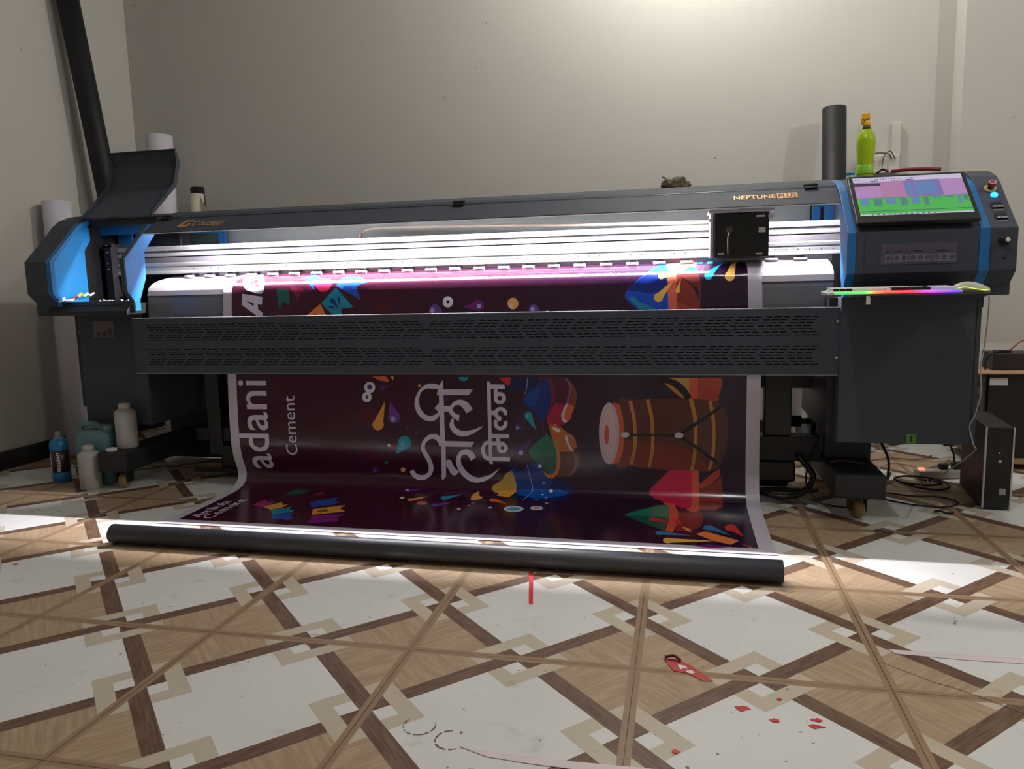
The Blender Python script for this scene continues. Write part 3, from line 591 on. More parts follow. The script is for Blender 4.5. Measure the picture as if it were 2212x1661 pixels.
# ================================================================== BANNER (printed vinyl coming out of the printer)
ART = '''maroon:787,926 -6,-14 -16,-13 -24,-8 -28,-3 -28,2 -23,9 -16,12 -4,14 6,14 16,12 24,9 28,3 28,-3 23,-8 15,-12
maroon:747,740 -4,-12 -10,-10 -14,-7 -16,-3 -15,2 -12,7 -8,10 -2,11 4,12 10,10 14,7 15,2 15,-2 13,-6 8,-10
magenta:250,293 15,91 31,-33 31,9 3,-46 -12,-38
gold:317,276 46,80 27,-40 21,9 -2,-45 -35,-40
teal:376,236 69,57 11,-38 29,-10 -4,-29 -62,-37
blue:417,178 86,37 0,-38 32,-25 -18,-17 -64,-13
magenta:498,125 42,13 -4,-20 -17,-8
dkgreen:312,480 40,62 15,-24 55,2 -17,-27 -64,-48
dkred:445,467 42,48 6,-26 26,-5 -47,-27
blue:493,367 98,85 11,-57 37,-9 -20,-32 -79,-56
gold:558,275 122,77 -6,-51 45,-37 -124,-66
purple2:599,191 136,38 -15,-51 30,-44 -120,-47
dkgold:590,250 25,33 30,-21 -29,-31
purple:631,153 41,30 28,-20 -40,-29
dkgreen:281,1527 66,-11 5,-70 -37,20 -20,-37
dkred:350,1532 59,-2 28,-29 -32,1 -11,-42 -22,45
rose:446,1592 4,7 11,4 15,-1 18,-4 15,-3 12,-4 9,-3 7,-4 7,-4 5,-6 4,-5 3,-6 4,-9 0,-7 0,-8 -1,-8 -3,-6 -4,-4 -4,-4 -6,-4 -5,-3 -6,-3 -6,-1 -6,0 -5,0 -5,1 -4,3 -5,3 -4,4 -5,5 -6,7 -8,9 -9,12 -11,15 -8,15
blue:395,1596 26,78 85,-104 -37,-9 6,-45
blue:585,1534 16,63 84,1 59,-47 -58,-21 19,-62
dkblue:666,1524 -2,-3 -4,-3 -7,-2 -9,0 -8,1 -7,2 -5,3 -2,3 2,4 4,2 7,2 8,1 9,-1 7,-2 5,-3
dkblue:669,1558 0,-5 -4,-4 -7,-2 -9,0 -9,1 -9,2 -6,4 -4,6 0,5 4,5 6,3 9,1 10,-2 8,-3 7,-5
teal:512,1454 73,72 87,-93 -61,-7 3,-41 -40,4
dkblue:602,1424 -37,29 -4,1 -3,3 -2,3 -1,3 0,4 2,4 3,2 3,2 4,1 4,0 4,-2 3,-3 2,-3 1,-4
dkblue:606,1434 -12,34 -1,1 -1,3 0,2 1,2 1,2 2,2 3,0 2,0 3,-1 2,-1 1,-2 1,-2 0,-3 -1,-2
dkblue:594,1426 -31,4 -4,-1 -3,0 -3,1 -2,2 -2,1 0,2 0,2 2,2 2,2 3,1 3,0 3,-1 3,0 2,-2
orange:424,1388 83,63 33,-65
dkgold:491,1395 -2,-7 -6,-4 -7,0 -5,4 -2,7 3,6 5,5 7,-1 5,-4
dkgold:523,1393 -2,-6 -4,-3 -4,0 -4,3 -1,6 2,5 4,4 4,0 4,-4
white:1152,1449 -3,-10 -5,-8 -8,-5 -9,-2 -10,2 -8,6 -5,8 -1,9 2,10 5,8 8,5 10,2 9,-2 8,-6 5,-8
navy:1136,1449 -3,-6 -6,-2 -6,3 -2,5 2,6 6,2 6,-2
purple:1196,1425 55,23 6,5 8,2 8,0 8,-3 6,-5 5,-7 1,-7 0,-8 -3,-7 -6,-6 -7,-4 -8,-2 -8,1 -7,3
lilac:1281,1427 -4,-7 -7,-3 -7,3 -3,7 3,7 8,3 7,-3
violet:1039,1390 -3,4 -1,6 1,6 2,7 3,6 3,4 2,5 4,4 4,3 4,3 5,2 4,0 5,-1 5,-3 4,-4 5,-4 4,-5 4,-4 2,-5 3,-6 3,-6 1,-6 -1,-4 -3,-4 -7,-2 -11,-1 -12,0 -13,1 -10,2
lilac:1065,1411 -4,-9 -8,-3 -8,4 -3,8 3,8 9,4 8,-4
maroon:856,1430 -3,-13 -7,-11 -12,-7 -14,-2 -13,3 -12,7 -7,11 -3,13 3,13 8,11 12,7 14,2 13,-3 12,-7 7,-11
orange2:1450,1436 -2,-9 -6,-9 -8,-5 -10,-2 -9,2 -8,6 -5,8 -2,10 2,10 6,8 8,5 9,2 10,-2 8,-6 5,-8
cream:1428,1429 -4,-7 -7,-3 -8,3 -2,8 3,7 7,3 8,-3
violet:1497,1402 -2,3 0,4 1,5 2,5 3,4 2,3 3,2 3,2 3,1 3,0 4,0 3,0 3,-1 3,-2 3,-2 3,-3 2,-2 2,-3 2,-3 2,-4 2,-4 1,-3 -1,-3 -2,-2 -5,-1 -8,-1 -9,1 -10,1 -8,1
lilac:1522,1411 -3,-6 -7,-3 -6,3 -3,6 3,7 7,3 7,-3
lilac:1586,1398 -2,-5 -7,-1 -6,2 -2,4 2,5 7,2 6,-2
blue2:2045,1639 22,41 16,-8 8,-101 2,-175 -123,1 -26,26 -28,25 -4,14 8,17 39,39 47,47
dkblue2:2001,1553 89,8 3,-83 -39,-8 -56,-1 -39,12 -34,-2 34,36
teal:1929,1451 19,5 16,-12 8,-11 22,-6 14,-8 22,-9 11,-14 -63,1 -20,25
coral:2083,1680 35,12 9,-127 2,-170 -36,1 -2,170
salmon:2118,1692 95,38 -5,-149 11,-25 -92,-3
rust:2127,1553 92,0 5,-39 1,-42 -31,29 -35,26 -28,11
rust2:2131,1538 28,-14 32,-29 23,-44 9,-38 -1,-19 -93,1
rust3:2130,1431 22,-5 24,-15 12,-17 -59,1
rust2:2218,1514 7,0 -2,-120 -5,0
blue3:2157,1554 4,24 17,31 22,2 17,-36 -23,-11
rose:2201,1609 43,3 -6,-33 -11,-7 -10,6
blue3:2210,1660 7,51 21,-4 -3,-51
cyan:2253,1661 6,51 22,15 -2,-62
blue3:2295,1687 3,46 37,7 -6,-51
cyan2:2325,1657 -51,-124 -2,-5 -4,-5 -4,-2 -5,-1 -6,0 -5,3 -4,4 -2,5 -1,6 1,7 2,6 4,6 5,4 5,1
gold2:2384,1744 -22,-205 1,-8 -2,-6 -3,-6 -5,-4 -6,-3 -7,0 -6,2 -5,4 -4,6 -2,6 0,8 2,8 4,7 5,6
gold2:2139,1552 -64,-21 -4,-3 -4,-1 -4,0 -4,2 -3,2 -3,4 -1,6 0,5 1,5 3,5 3,4 4,2 5,-1 4,-3
gold2:2120,1525 -48,-75 -1,-6 -3,-5 -5,-4 -6,-2 -6,-1 -5,2 -5,3 -4,5 -2,6 0,5 1,6 4,5 5,4 6,1
gold2:2146,1527 -5,-46 1,-3 0,-3 -1,-3 -2,-2 -3,-2 -3,-1 -3,1 -2,1 -2,2 -2,3 0,3 0,3 1,2 2,3
orange3:743,1108 66,2 17,-26 -51,6
gold:832,1108 15,2 -3,-21
white:754,1058 -2,-10 -6,-9 -9,-6 -11,-2 -10,2 -9,6 -5,8 -2,11 3,10 6,8 9,6 11,2 10,-2 8,-5 6,-9
navy2:741,1059 -3,-7 -7,-5 -8,0 -7,5 -2,7 3,7 7,5 8,0 6,-5
white:735,1013 -2,-9 -6,-8 -7,-5 -10,-2 -9,2 -7,5 -5,8 -1,9 2,9 5,7 8,6 9,1 9,-1 8,-5 5,-8
navy2:720,1013 -3,-6 -6,-3 -6,3 -2,6 3,6 6,2 6,-2
violet2:830,1067 -26,-19 -3,-4 -5,-2 -5,-1 -5,1 -4,2 -3,3 -2,5 -1,4 1,5 3,4 4,3 4,2 5,1 5,-1
gold:800,995 -13,-100 2,-8 -1,-9 -4,-7 -7,-7 -8,-4 -8,-2 -9,1 -8,4 -6,6 -4,7 -1,9 2,8 5,8 6,6
violet:825,995 35,-53 6,-7 4,-8 0,-8 -2,-9 -5,-8 -8,-6 -9,-3 -9,-1 -9,2 -8,5 -5,7 -3,8 0,9 3,9
lilac:847,911 -4,-9 -8,-3 -8,3 -3,9 3,9 9,4 8,-4
cyan2:842,745 12,54 1,10 5,9 8,8 9,4 10,2 11,-1 9,-5 7,-7 4,-9 1,-10 -2,-10 -6,-9 -8,-7 -10,-4
teal2:889,798 -4,-9 -9,-4 -9,3 -4,9 5,9 9,4 9,-4
violet2:910,873 -2,-4 -6,-3 -5,2 -1,5 2,5 5,2 5,-2
violet2:958,849 -3,-7 -6,-2 -7,2 -2,7 3,6 6,2 7,-2
cream:818,788 -3,-6 -6,-2 -5,2 -2,6 2,5 6,2 5,-2
orange2:979,1066 -3,-5 -5,-2 -6,2 -2,5 3,5 5,3 6,-3
teal:797,700 -3,-7 -6,-2 -5,2 -2,6 3,7 6,2 6,-2
orange2:880,663 -3,-7 -6,-5 -7,0 -6,4 -2,8 3,7 7,5 7,1 6,-5
violet2:753,662 -2,-8 -5,-7 -7,-5 -8,-2 -8,2 -6,4 -4,7 0,8 2,9 6,7 7,5 8,2 7,-1 6,-5 4,-7
violet:735,655 -3,-8 -7,-3 -7,3 -2,7 3,7 8,4 6,-3
violet2:1108,1002 -2,-7 -6,-5 -7,0 -5,5 -2,7 3,6 5,5 7,0 6,-4
cyan2:1156,1107 50,0 -10,-15 -15,-5 -16,5
purple:982,569 -68,-23 -4,-2 -5,-1 -5,0 -6,1 -5,2 -3,2 -3,4 0,3 1,4 3,2 4,3 5,1 5,0 6,-2
lilac:907,555 -2,-4 -6,-2 -7,2 -3,3 1,4 6,2 7,-2
cream:908,484 -1,-8 -7,-5 -10,3 -7,8 1,7 8,4 10,-2
gold:1016,512 -56,-62 -2,-4 -3,-3 -5,-1 -5,1 -5,3 -5,4 -4,6 -2,6 -1,7 0,5 3,5 4,2 5,0 5,-1
orange3:1037,426 1,-12 -6,-9 -11,-5 -13,2 -12,7 -7,11 -1,12 5,10 11,5 14,-2 12,-7
cyan2:1167,546 -56,-58 -3,-4 -4,-3 -5,-2 -6,1 -6,3 -5,4 -3,6 -3,6 0,7 1,5 3,5 5,2 5,1 6,-1
violet:1161,471 -64,-81 -3,-5 -4,-3 -5,-1 -6,1 -5,3 -6,5 -3,6 -3,7 -1,7 2,5 3,5 4,3 5,1 6,-2
gold:1220,493 -3,11 -2,16 -1,17 3,9 5,6 7,6 7,5 6,1 3,-4 1,-7 1,-8 3,-6 5,-5 6,-4 6,-4 3,-4 -1,-4 -3,-5 -4,-5 -4,-4 -3,-5 -3,-5 -4,-4 -4,-2 -6,-2 -7,0 -6,1
orange3:1393,469 -60,14 -5,-2 -5,-1 -6,2 -5,3 -4,5 -3,5 -1,6 1,6 3,5 4,3 5,2 5,0 6,-2 5,-4
cream:1210,367 0,-8 -5,-4 -7,2 -5,8 0,8 5,4 7,-2
orange3:1240,419 0,-6 -4,-4 -6,2 -4,6 0,7 5,3 5,-2
teal:1252,458 -1,-9 -7,-5 -8,3 -6,8 1,10 6,4 9,-2
white:1341,403 0,-8 -5,-4 -7,3 -4,7 1,8 5,4 6,-3
red:1344,1105 55,1 0,-19 -11,-25 -13,13
navyglow:1399,1106 129,0 -5,-30 -23,-27 -23,-16 -16,-7 -29,26 -43,-11 -14,30 19,-4
blue4:1525,1079 22,27 22,-4 15,-22 -3,-77 -20,-69 -18,-29 -16,10 -22,34 -36,25 -16,21 2,12 29,34
blue5:1453,995 -2,3 -1,2 2,2 3,5 5,7 8,9 8,10 8,8 9,7 8,7 8,4 6,1 6,-3 5,-8 3,-9 0,-10 -2,-12 -5,-15 -6,-13 -7,-10 -8,-5 -9,-1 -9,0 -8,2 -7,3 -6,6 -6,5
crimson:1562,1106 18,-11 15,-23 4,-30 -1,-31 -22,-61 -7,-12 -16,-15 20,42 8,46 0,46 -12,30
crimson:1524,1106 38,0 -15,-2 -16,-9 -7,-16
wine:1569,1106 71,0 18,-22 3,-42 -17,-57 -19,-35 -45,0 14,38 7,35 -3,38 -10,30
crimson2:1598,992 43,-11 -18,-43 3,-27 13,-11 -19,-15 -19,-12 -37,15 -7,15 4,23 16,28
mauve:1638,1106 10,0 21,-18 5,-31 -10,-38 -8,-30 -15,-4 16,42 4,34 -7,23
brown2:1648,1106 10,-11 22,-22 14,-31 -1,-34 -10,-38 -27,17 12,36 7,34 -6,31
orange3:1656,987 27,-16 -15,-36 0,-12 -17,-19 -17,15 2,23
white2:1645,989 11,-2 -16,-33 -6,-35 17,-13 -12,-8 -13,12 -4,25 9,23
cyan2:1509,863 -42,50 -5,3 -3,5 -2,5 0,6 1,6 4,4 4,4 6,2 6,0 5,-2 5,-3 3,-5 2,-6 0,-5
teal2:1476,928 -3,-6 -5,-2 -5,2 -3,6 3,5 5,3 6,-3
violet2:1473,872 -43,-4 -5,-2 -5,0 -4,2 -4,3 -3,4 -1,4 0,5 2,5 3,4 4,2 5,2 5,-1 4,-1 4,-4
lilac:1431,875 -3,-6 -5,-2 -6,2 -2,6 3,5 5,3 5,-3
violet2:1502,836 -43,-67 -3,-7 -4,-7 -6,-4 -7,-3 -8,0 -7,3 -5,4 -4,6 -2,7 0,8 3,7 5,6 6,4 7,2
lilac:1447,759 -2,-7 -6,-4 -8,0 -5,4 -2,7 2,7 6,4 7,0 6,-4
violet2:1527,909 1,1 2,-1 3,-1 4,-3 2,-3 2,-3 2,-3 0,-4 0,-5 1,-5 0,-5 1,-4 1,-5 3,-4 2,-4 3,-4 1,-4 1,-2 -1,-2 -3,-1 -3,-1 -3,1 -3,1 -2,2 -2,3 -2,5 -2,5 -1,6 -1,6 -1,5 -2,6 -1,5 -1,6 -1,5 -1,4
navyglow2:1380,708 57,-29 47,31 16,16 37,-31 3,-32 31,-22 49,2 54,-33 3,-36 -41,-38 -46,-23 -77,-8 -65,21 -62,22 30,32 -15,71 -30,28
blue6:1395,696 38,-20 51,34 46,-7 10,-44 35,-18 -1,-62 -45,-38 -53,2 -59,28 -12,60 -13,44
blue7:1416,580 53,9 130,5 58,-11 -24,-21 -66,-19 -75,-4 -73,21
yellowgr:1392,675 11,-36 10,-35 2,-34 -27,-32 -32,6 -28,1 10,13 -25,7 -15,19 6,16 42,29 16,29
gold:1304,572 110,12 0,-14 -28,-33 -56,8 9,15
green:1556,850 22,-23 18,-34 5,-42 -3,-55 -19,-32 -12,-4 -26,23 -38,39 -26,23 -7,19 16,28 39,31
green2:1500,730 23,19 76,-6 -3,-47 -17,-32 -12,-4 -26,23
orange4:1564,888 26,4 34,-15 44,-41 18,-35 -26,-34 -45,-1 -23,23 -14,46
brown3:1592,789 23,-27 45,5 34,15 16,-37 -6,-39 -46,-51 -60,-6 15,40 1,54
orange5:1593,800 11,-7 12,-42 -1,-46 -10,-40 -23,-22 -23,1 -17,15 -5,20 22,-19 19,1 18,28 5,54
orange4:1661,828 22,0 9,-38 -25,-21 -14,32
white2:1640,843 2,1 3,-1 2,-3 2,-5 2,-6 1,-9 2,-10 2,-9 5,-8 6,-9 5,-8 3,-5 0,-3 -3,-2 -3,0 -4,3 -3,5 -5,7 -4,8 -4,8 -3,7 -4,7 -2,7 -2,6 0,6 0,6 1,4
tan:1642,847 15,6 19,-13 5,-18 -20,4 -11,11
taupe:1667,769 12,4 18,-36 3,-23 -19,-35 -23,-26 -2,4 22,41 2,31
white:1581,878 2,0 4,0 6,-1 6,-1 6,-1 4,-2 3,-2 2,-3 2,-3 2,-3 0,-3 0,-2 -2,0 -3,0 -4,0 -4,1 -4,1 -4,2 -3,2 -4,3 -4,4 -3,3 -2,3
white2:1580,888 22,7 -4,-7
white:1530,700 -2,-6 -4,-3 -6,0 -4,3 -1,5 2,5 4,4 5,0 4,-3
white:1583,585 -1,-5 -4,-4 -5,0 -5,3 -2,5 1,4 4,3 6,1 4,-3
lilac:1546,620 -3,-4 -5,-1 -5,1 -3,3 3,4 5,1 5,-1
cream:1546,562 -2,-3 -5,-1 -6,1 -3,2 2,3 5,2 6,-1
lilac:1562,544 -1,-2 -5,-1 -5,1 -2,2 2,2 4,1 5,-1
lilac:1524,521 -1,-4 -5,-2 -6,1 -3,4 2,5 5,2 5,-1
orange2:1575,492 -2,-5 -5,-2 -5,1 -3,4 2,5 4,2 6,-1
white:1341,403 -1,-6 -5,-4 -6,2 -4,6 1,7 5,3 6,-2
lilac:1462,703 2,-8 1,-8 1,-9 2,-8 2,-9 2,-9 3,-10 3,-10 3,-9 2,-9 2,-8 2,-7 1,-7 0,-6 -1,-6 -1,-6 -2,-5 -3,-5 -4,-5 -4,-5 -3,-5 -4,-6 -5,-6 -3,-10 -3,-10 2,-3 3,9 3,10 4,8 4,6 4,5 4,5 3,5 4,4 3,6 1,7 1,6 0,7 -2,7 -1,8 -2,8 -2,9 -3,9 -3,10 -3,10 -3,9 -1,8 -2,9 -1,8 -1,8 -2,9
lilac:1475,1106 -1,-7 -1,-6 0,-7 -1,-7 -1,-7 -2,-8 -2,-9 -2,-9 -2,-9 -2,-9 2,-1 2,9 3,9 2,10 2,8 2,8 1,8 1,7 0,7 1,6 1,7
white2:1481,404 1,-13 -4,-12 -8,-10 -10,-7 -13,-4 -13,0 -14,4 -11,8 -9,10 -5,12 0,13 3,12 8,10 11,7 13,4 14,0 13,-4 11,-8 9,-10
cyan2:1465,402 0,-11 -6,-9 -10,-6 -12,-1 -11,3 -10,7 -5,9 1,11 6,9 10,6 12,1 11,-3 10,-7
white2:1563,425 0,-11 -5,-10 -8,-7 -10,-4 -11,1 -10,5 -8,8 -4,10 0,11 5,10 8,8 10,3 11,-1 10,-4 8,-9
orange3:1547,425 -1,-8 -5,-5 -8,-1 -7,4 -4,7 1,7 6,6 7,1 7,-4
orange3:1394,462 -60,22 -6,-2 -6,0 -5,1 -6,4 -4,4 -2,6 -1,5 1,6 3,4 5,3 5,2 6,0 6,-2 5,-4
gold3:2094,1107 86,0 -3,-94 -21,6 -35,45
ochre:2072,1088 2,1 6,-1 9,-3 9,-3 9,-5 8,-4 6,-5 5,-5 6,-7 5,-6 4,-6 4,-6 3,-5 3,-6 3,-5 2,-4 1,-3 -2,-1 -4,1 -5,3 -8,5 -8,6 -8,6 -7,6 -8,8 -10,9 -9,9 -8,9 -6,7
coral2:2179,1107 34,0 -3,-97 -33,3
rust3:2213,1107 99,1 -1,-43 -18,-61 -83,4
rust4:2228,1032 2,5 4,5 4,5 4,4 5,4 4,3 5,1 5,1 5,0 5,-1 5,-2 5,-2 3,-4 4,-6 4,-7 3,-7 2,-6 1,-5 1,-4 1,-4 1,-3 -1,-2 -3,-2 -4,-1 -9,-1 -11,-1 -13,1 -13,0 -12,2 -7,2 -4,3 -2,3 0,5 2,5 2,5
brown4:1871,995 12,22 15,2 19,-7 22,-4 26,2 31,1 33,1 31,1 31,1 31,1 30,0 28,-1 27,-1 25,-2 23,-3 20,-4 16,-5 12,-5 11,-7 8,-12 8,-19 5,-24 4,-25 2,-23 1,-19 -1,-19 -2,-18 -3,-19 -4,-21 -5,-22 -6,-20 -8,-17 -7,-14 -9,-10 -11,-7 -14,-6 -18,-2 -22,0 -24,2 -26,1 -28,1 -30,0 -32,1 -31,1 -32,3 -33,3 -31,3 -27,3 -24,-4 -22,-9 -17,-1 -12,20 -5,57 0,82 5,83
brown5:1888,813 15,8 19,1 22,-2 25,-3 28,-1 32,-2 33,-3 29,-5 26,-6 23,-7 22,-9 20,-8 18,-10 16,-11 14,-11 12,-11 11,-10 10,-12 5,-9 -2,-7 -12,-3 -21,-1 -25,1 -26,1 -27,0 -31,1 -32,1 -31,1 -32,3 -33,3 -31,3 -27,3 -23,0 -20,-2 -16,1 -10,9 -3,20 3,29 8,28
rust2:1913,753 12,6 19,4 22,3 21,1 18,0 19,-2 18,-3 19,-4 20,-5 21,-6 20,-7 18,-8 17,-10 16,-12 11,-10 -2,-7 -18,-2 -32,1 -37,2 -34,2 -33,2 -35,2 -31,3 -24,5 -16,10 -9,12 -3,13
ochre:1919,1000 3,-15 3,-15 4,-15 3,-15 2,-15 2,-15 1,-15 2,-16 0,-15 1,-15 0,-14 0,-15 -1,-13 -1,-14 -1,-13 -3,-13 -3,-12 -3,-13 -3,-12 -4,-13 15,-3 3,12 3,13 4,12 3,13 2,14 2,14 1,14 1,14 0,15 0,15 -1,15 -1,15 -1,16 -1,16 -2,16 -3,15 -3,16 -3,15 -3,15 -3,14
ochre:1994,1007 3,-17 4,-16 4,-16 3,-16 3,-16 1,-16 2,-15 0,-15 1,-15 0,-15 1,-14 0,-14 0,-14 -1,-14 -1,-14 -1,-14 -3,-15 -2,-15 -3,-15 -2,-16 12,-1 2,15 3,15 3,15 3,15 2,15 1,15 1,14 0,14 0,14 0,14 0,15 -1,15 -1,16 -1,16 -2,16 -2,17 -4,16 -3,17 -3,16 -4,16
ochre:2175,1010 4,-16 4,-17 4,-17 4,-17 2,-16 2,-16 1,-16 1,-16 0,-17 0,-17 0,-17 0,-18 -1,-19 -1,-17 -1,-16 -2,-14 -2,-13 -3,-12 -2,-12 -3,-13 15,-2 2,12 2,12 3,13 2,13 2,15 2,16 1,17 1,19 1,19 0,17 0,17 0,17 0,16 -1,17 -2,18 -3,17 -3,17 -4,18 -4,16 -4,17
ochre:2256,1004 3,-15 3,-15 3,-15 3,-15 2,-16 2,-17 1,-18 1,-18 0,-18 0,-17 0,-17 0,-17 0,-17 -1,-15 -2,-15 -2,-13 -3,-12 -3,-11 -3,-12 -3,-12 12,-3 3,12 4,11 3,12 3,13 2,14 2,14 1,16 1,17 0,18 1,17 -1,17 0,19 -1,18 -1,18 -2,18 -2,16 -3,16 -3,15 -3,15 -2,15
coral2:1852,993 28,-5 15,-62 6,-77 -7,-77 -19,-51 -31,-7
pink:1879,853 -2,-31 -3,-29 -6,-27 -7,-22 -8,-16 -10,-11 -10,-3 -10,3 -10,10 -8,16 -7,22 -5,27 -3,29 -1,31 1,32 4,29 5,27 8,23 9,17 9,10 10,4 10,-4 9,-10 9,-17 6,-22 6,-27 3,-30
pink2:1864,853 -1,-30 -3,-28 -4,-24 -6,-18 -7,-12 -7,-4 -8,4 -6,11 -6,19 -5,23 -2,29 -1,30 1,30 3,28 5,24 6,19 7,12 7,4 8,-4 6,-12 6,-19 4,-24 3,-28
coral2:1834,848 -1,-19 -3,-16 -5,-9 -5,0 -4,9 -3,16 -1,19 1,20 3,15 5,9 5,0 4,-9 3,-15
black:1913,841 208,0 0,13 -208,-1
black:2143,845 14,10 13,9 14,10 15,10 16,12 18,13 20,16 20,15 21,16 20,16 -7,12 -21,-16 -20,-15 -21,-16 -20,-15 -18,-13 -16,-12 -15,-10 -14,-10 -13,-10 -14,-10
black:2141,832 13,-9 12,-9 13,-9 13,-9 15,-11 18,-12 19,-14 20,-14 20,-14 20,-14 7,11 -19,14 -20,15 -20,14 -19,14 -17,13 -15,11 -14,10 -12,9 -13,8 -12,9
black:2058,1089 11,-4 11,-3 11,-4 10,-4 8,-4 6,-5 7,-6 6,-6 6,-6 6,-7 5,-6 5,-7 5,-8 6,-7 5,-8 22,17 -5,8 -4,8 -5,8 -6,9 -6,8 -7,7 -7,7 -8,7 -9,7 -10,6 -11,4 -12,4 -11,2 -12,3 -11,2
white2:1922,848 -2,-6 -5,-4 -7,-3 -8,0 -7,3 -5,4 -2,6 2,5 5,5 7,2 8,0 7,-2 5,-5
white2:2154,847 -2,-6 -5,-5 -8,-2 -8,0 -8,2 -5,5 -2,5 2,6 5,5 8,3 8,0 8,-3 5,-4
crimson3:2097,694 94,1 1,-95 -12,-108 -35,11 -53,38 -54,21 -30,26 4,21 43,44
coral2:2188,695 31,-1 4,-92 -5,-113 -27,-39 -26,41 19,24 8,85
rust3:2222,637 56,49 31,19 -1,-30 -36,-36 -47,-25
rust2:2223,611 55,28 36,36 7,-70 -5,-76 -44,-41 -53,1
green3:1911,382 69,86 70,50 43,9 4,-147 -18,-172 -56,52
green4:1911,376 186,4 -18,-172 -56,52
coral2:2068,547 48,-5 17,-100 -3,-131 -18,-115 -30,4 13,142 0,163
rust2:2132,441 47,7 47,35 4,-103 -10,-109 -44,-49 -54,-16 6,105
red:2127,293 -88,31 -5,-3 -5,-1 -5,2 -5,4 -3,5 -2,6 0,7 2,7 3,6 5,5 5,2 5,1 5,-2 5,-5
red:2111,354 27,-6 11,-69 -27,22
orange2:2143,264 33,-20 6,-36 -17,8
cyan3:2181,165 -111,-7 -4,-4 -5,-1 -5,1 -4,3 -3,5 -2,7 -1,8 1,8 2,7 4,6 4,3 5,1 5,-1 4,-4
gold2:2267,117 -161,-43 -5,-5 -5,-3 -6,1 -5,3 -4,7 -3,8 -1,10 0,10 3,9 4,7 5,6 6,2 6,-2 5,-4
cyan3:2328,187 -75,52 -7,-3 -6,0 -6,4 -5,6 -3,8 -1,10 2,10 3,9 6,8 6,5 7,2 7,-1 6,-4 4,-7
red:2371,185 -41,53 -7,0 -6,4 -5,8 -3,11 -1,12 2,14 3,12 6,11 7,7 7,4 7,-1 6,-5 5,-9 2,-11
orange:2197,184 33,38 122,-87 -31,-50 -64,36
purple:2189,50 47,27 89,-14 -72,-26
orange3:2356,101 20,-18 42,-38 -25,14
text:1083,1095 0,-45 139,0 -20,-26 -119,0 0,-50 36,0 -13,-26 -23,1 -1,-61 1,-77 139,-2 -16,-25 -122,1 -2,-68 -5,-83 -17,-19 -5,12 8,159 -11,1 0,7 8,44 1,93 0,56 0,37 -11,1 4,9 9,34
text:1080,1063 -4,2 -4,1 -4,2 -4,1 -5,2 -4,1 -5,2 -6,1 -6,2 -6,0 -6,0 -7,-1 -6,-1 -7,-2 -7,-2 -6,-3 -6,-4 -6,-5 -6,-5 -4,-5 -5,-5 -4,-6 -4,-6 -3,-6 -3,-7 -3,-7 -2,-7 -2,-7 -2,-8 -1,-8 1,-8 1,-7 2,-7 2,-7 3,-6 3,-6 4,-7 4,-5 5,-6 5,-5 6,-4 6,-4 6,-3 6,-2 6,-2 7,-1 6,0 6,0 6,1 5,2 5,2 5,3 5,4 4,3 3,4 3,5 2,4 1,4 0,4 1,4 -6,3 -3,-3 -3,-2 -3,-3 -2,-1 -3,-2 -3,-1 -3,-1 -3,-1 -4,-2 -3,0 -4,-1 -3,0 -3,-1 -3,0 -3,1 -4,1 -4,1 -4,2 -4,2 -4,3 -3,3 -4,4 -3,4 -3,5 -3,4 -2,5 -2,6 -2,5 -1,5 -1,6 0,5 0,7 0,6 1,6 2,7 2,6 2,5 2,5 3,5 4,4 4,4 5,3 5,3 5,2 5,1 5,1 5,0 5,0 5,-1 5,0 4,0 5,0 5,-1 5,0 4,-1 4,-1 4,-1 4,-1 4,-1 4,-1
text:1060,987 6,-3 -2,-53 -11,3 -1,16 -15,13
text:1218,958 -3,5 -2,5 -4,5 -3,5 -4,5 -3,4 -4,3 -4,4 -5,3 -5,2 -5,2 -5,1 -5,1 -6,0 -5,0 -5,-1 -5,-2 -5,-2 -4,-2 -5,-2 -3,-3 -3,-3 -3,-3 -2,-3 -2,-3 -2,-3 -3,-3 -2,-3 -2,-4 -2,-3 15,-8 1,3 2,4 2,3 2,3 1,2 2,2 2,2 2,2 2,1 2,0 2,1 3,0 4,1 3,-1 2,0 3,-1 2,-1 3,-1 2,-1 1,-2 2,-1 2,-2 2,-2 2,-3 2,-3 2,-3 3,-4 3,-5 3,-5 3,-4
text:1104,961 0,-3 0,-3 0,-4 1,-3 1,-4 2,-3 2,-4 3,-4 3,-4 4,-4 3,-3 4,-4 4,-3 4,-3 3,-2 4,-2 5,-2 3,0 1,0 1,-1 3,28 -2,0 -2,0 0,-1 -3,1 -3,1 -3,2 -4,3 -3,2 -2,2 -3,3 -3,4 -3,3 -2,2 -3,2 -2,2 -3,1 -2,2 -3,2
text:1119,917 -2,-3 -2,-4 -2,-3 -2,-5 -1,-4 -2,-4 -1,-4 0,-5 0,-5 1,-6 2,-5 3,-6 4,-5 4,-5 4,-5 6,-4 5,-3 6,-3 7,-3 7,-2 7,0 7,0 7,0 6,1 7,2 6,2 7,3 7,3 6,3 6,4 6,3 5,3 5,3 5,3 4,3 4,3 4,3 3,3 4,2 4,3 -2,2 -4,-1 -4,-2 -4,-1 -5,-2 -4,-2 -5,-1 -5,-3 -5,-2 -6,-1 -5,-2 -6,-2 -7,-1 -6,-1 -7,-1 -5,-1 -6,0 -5,-1 -4,0 -5,1 -3,0 -4,1 -4,2 -4,2 -4,3 -4,2 -3,2 -3,3 -3,4 -2,3 -2,2 -1,2 -1,2 0,3 -1,3 0,3 0,4 0,3 0,4 1,4 0,4
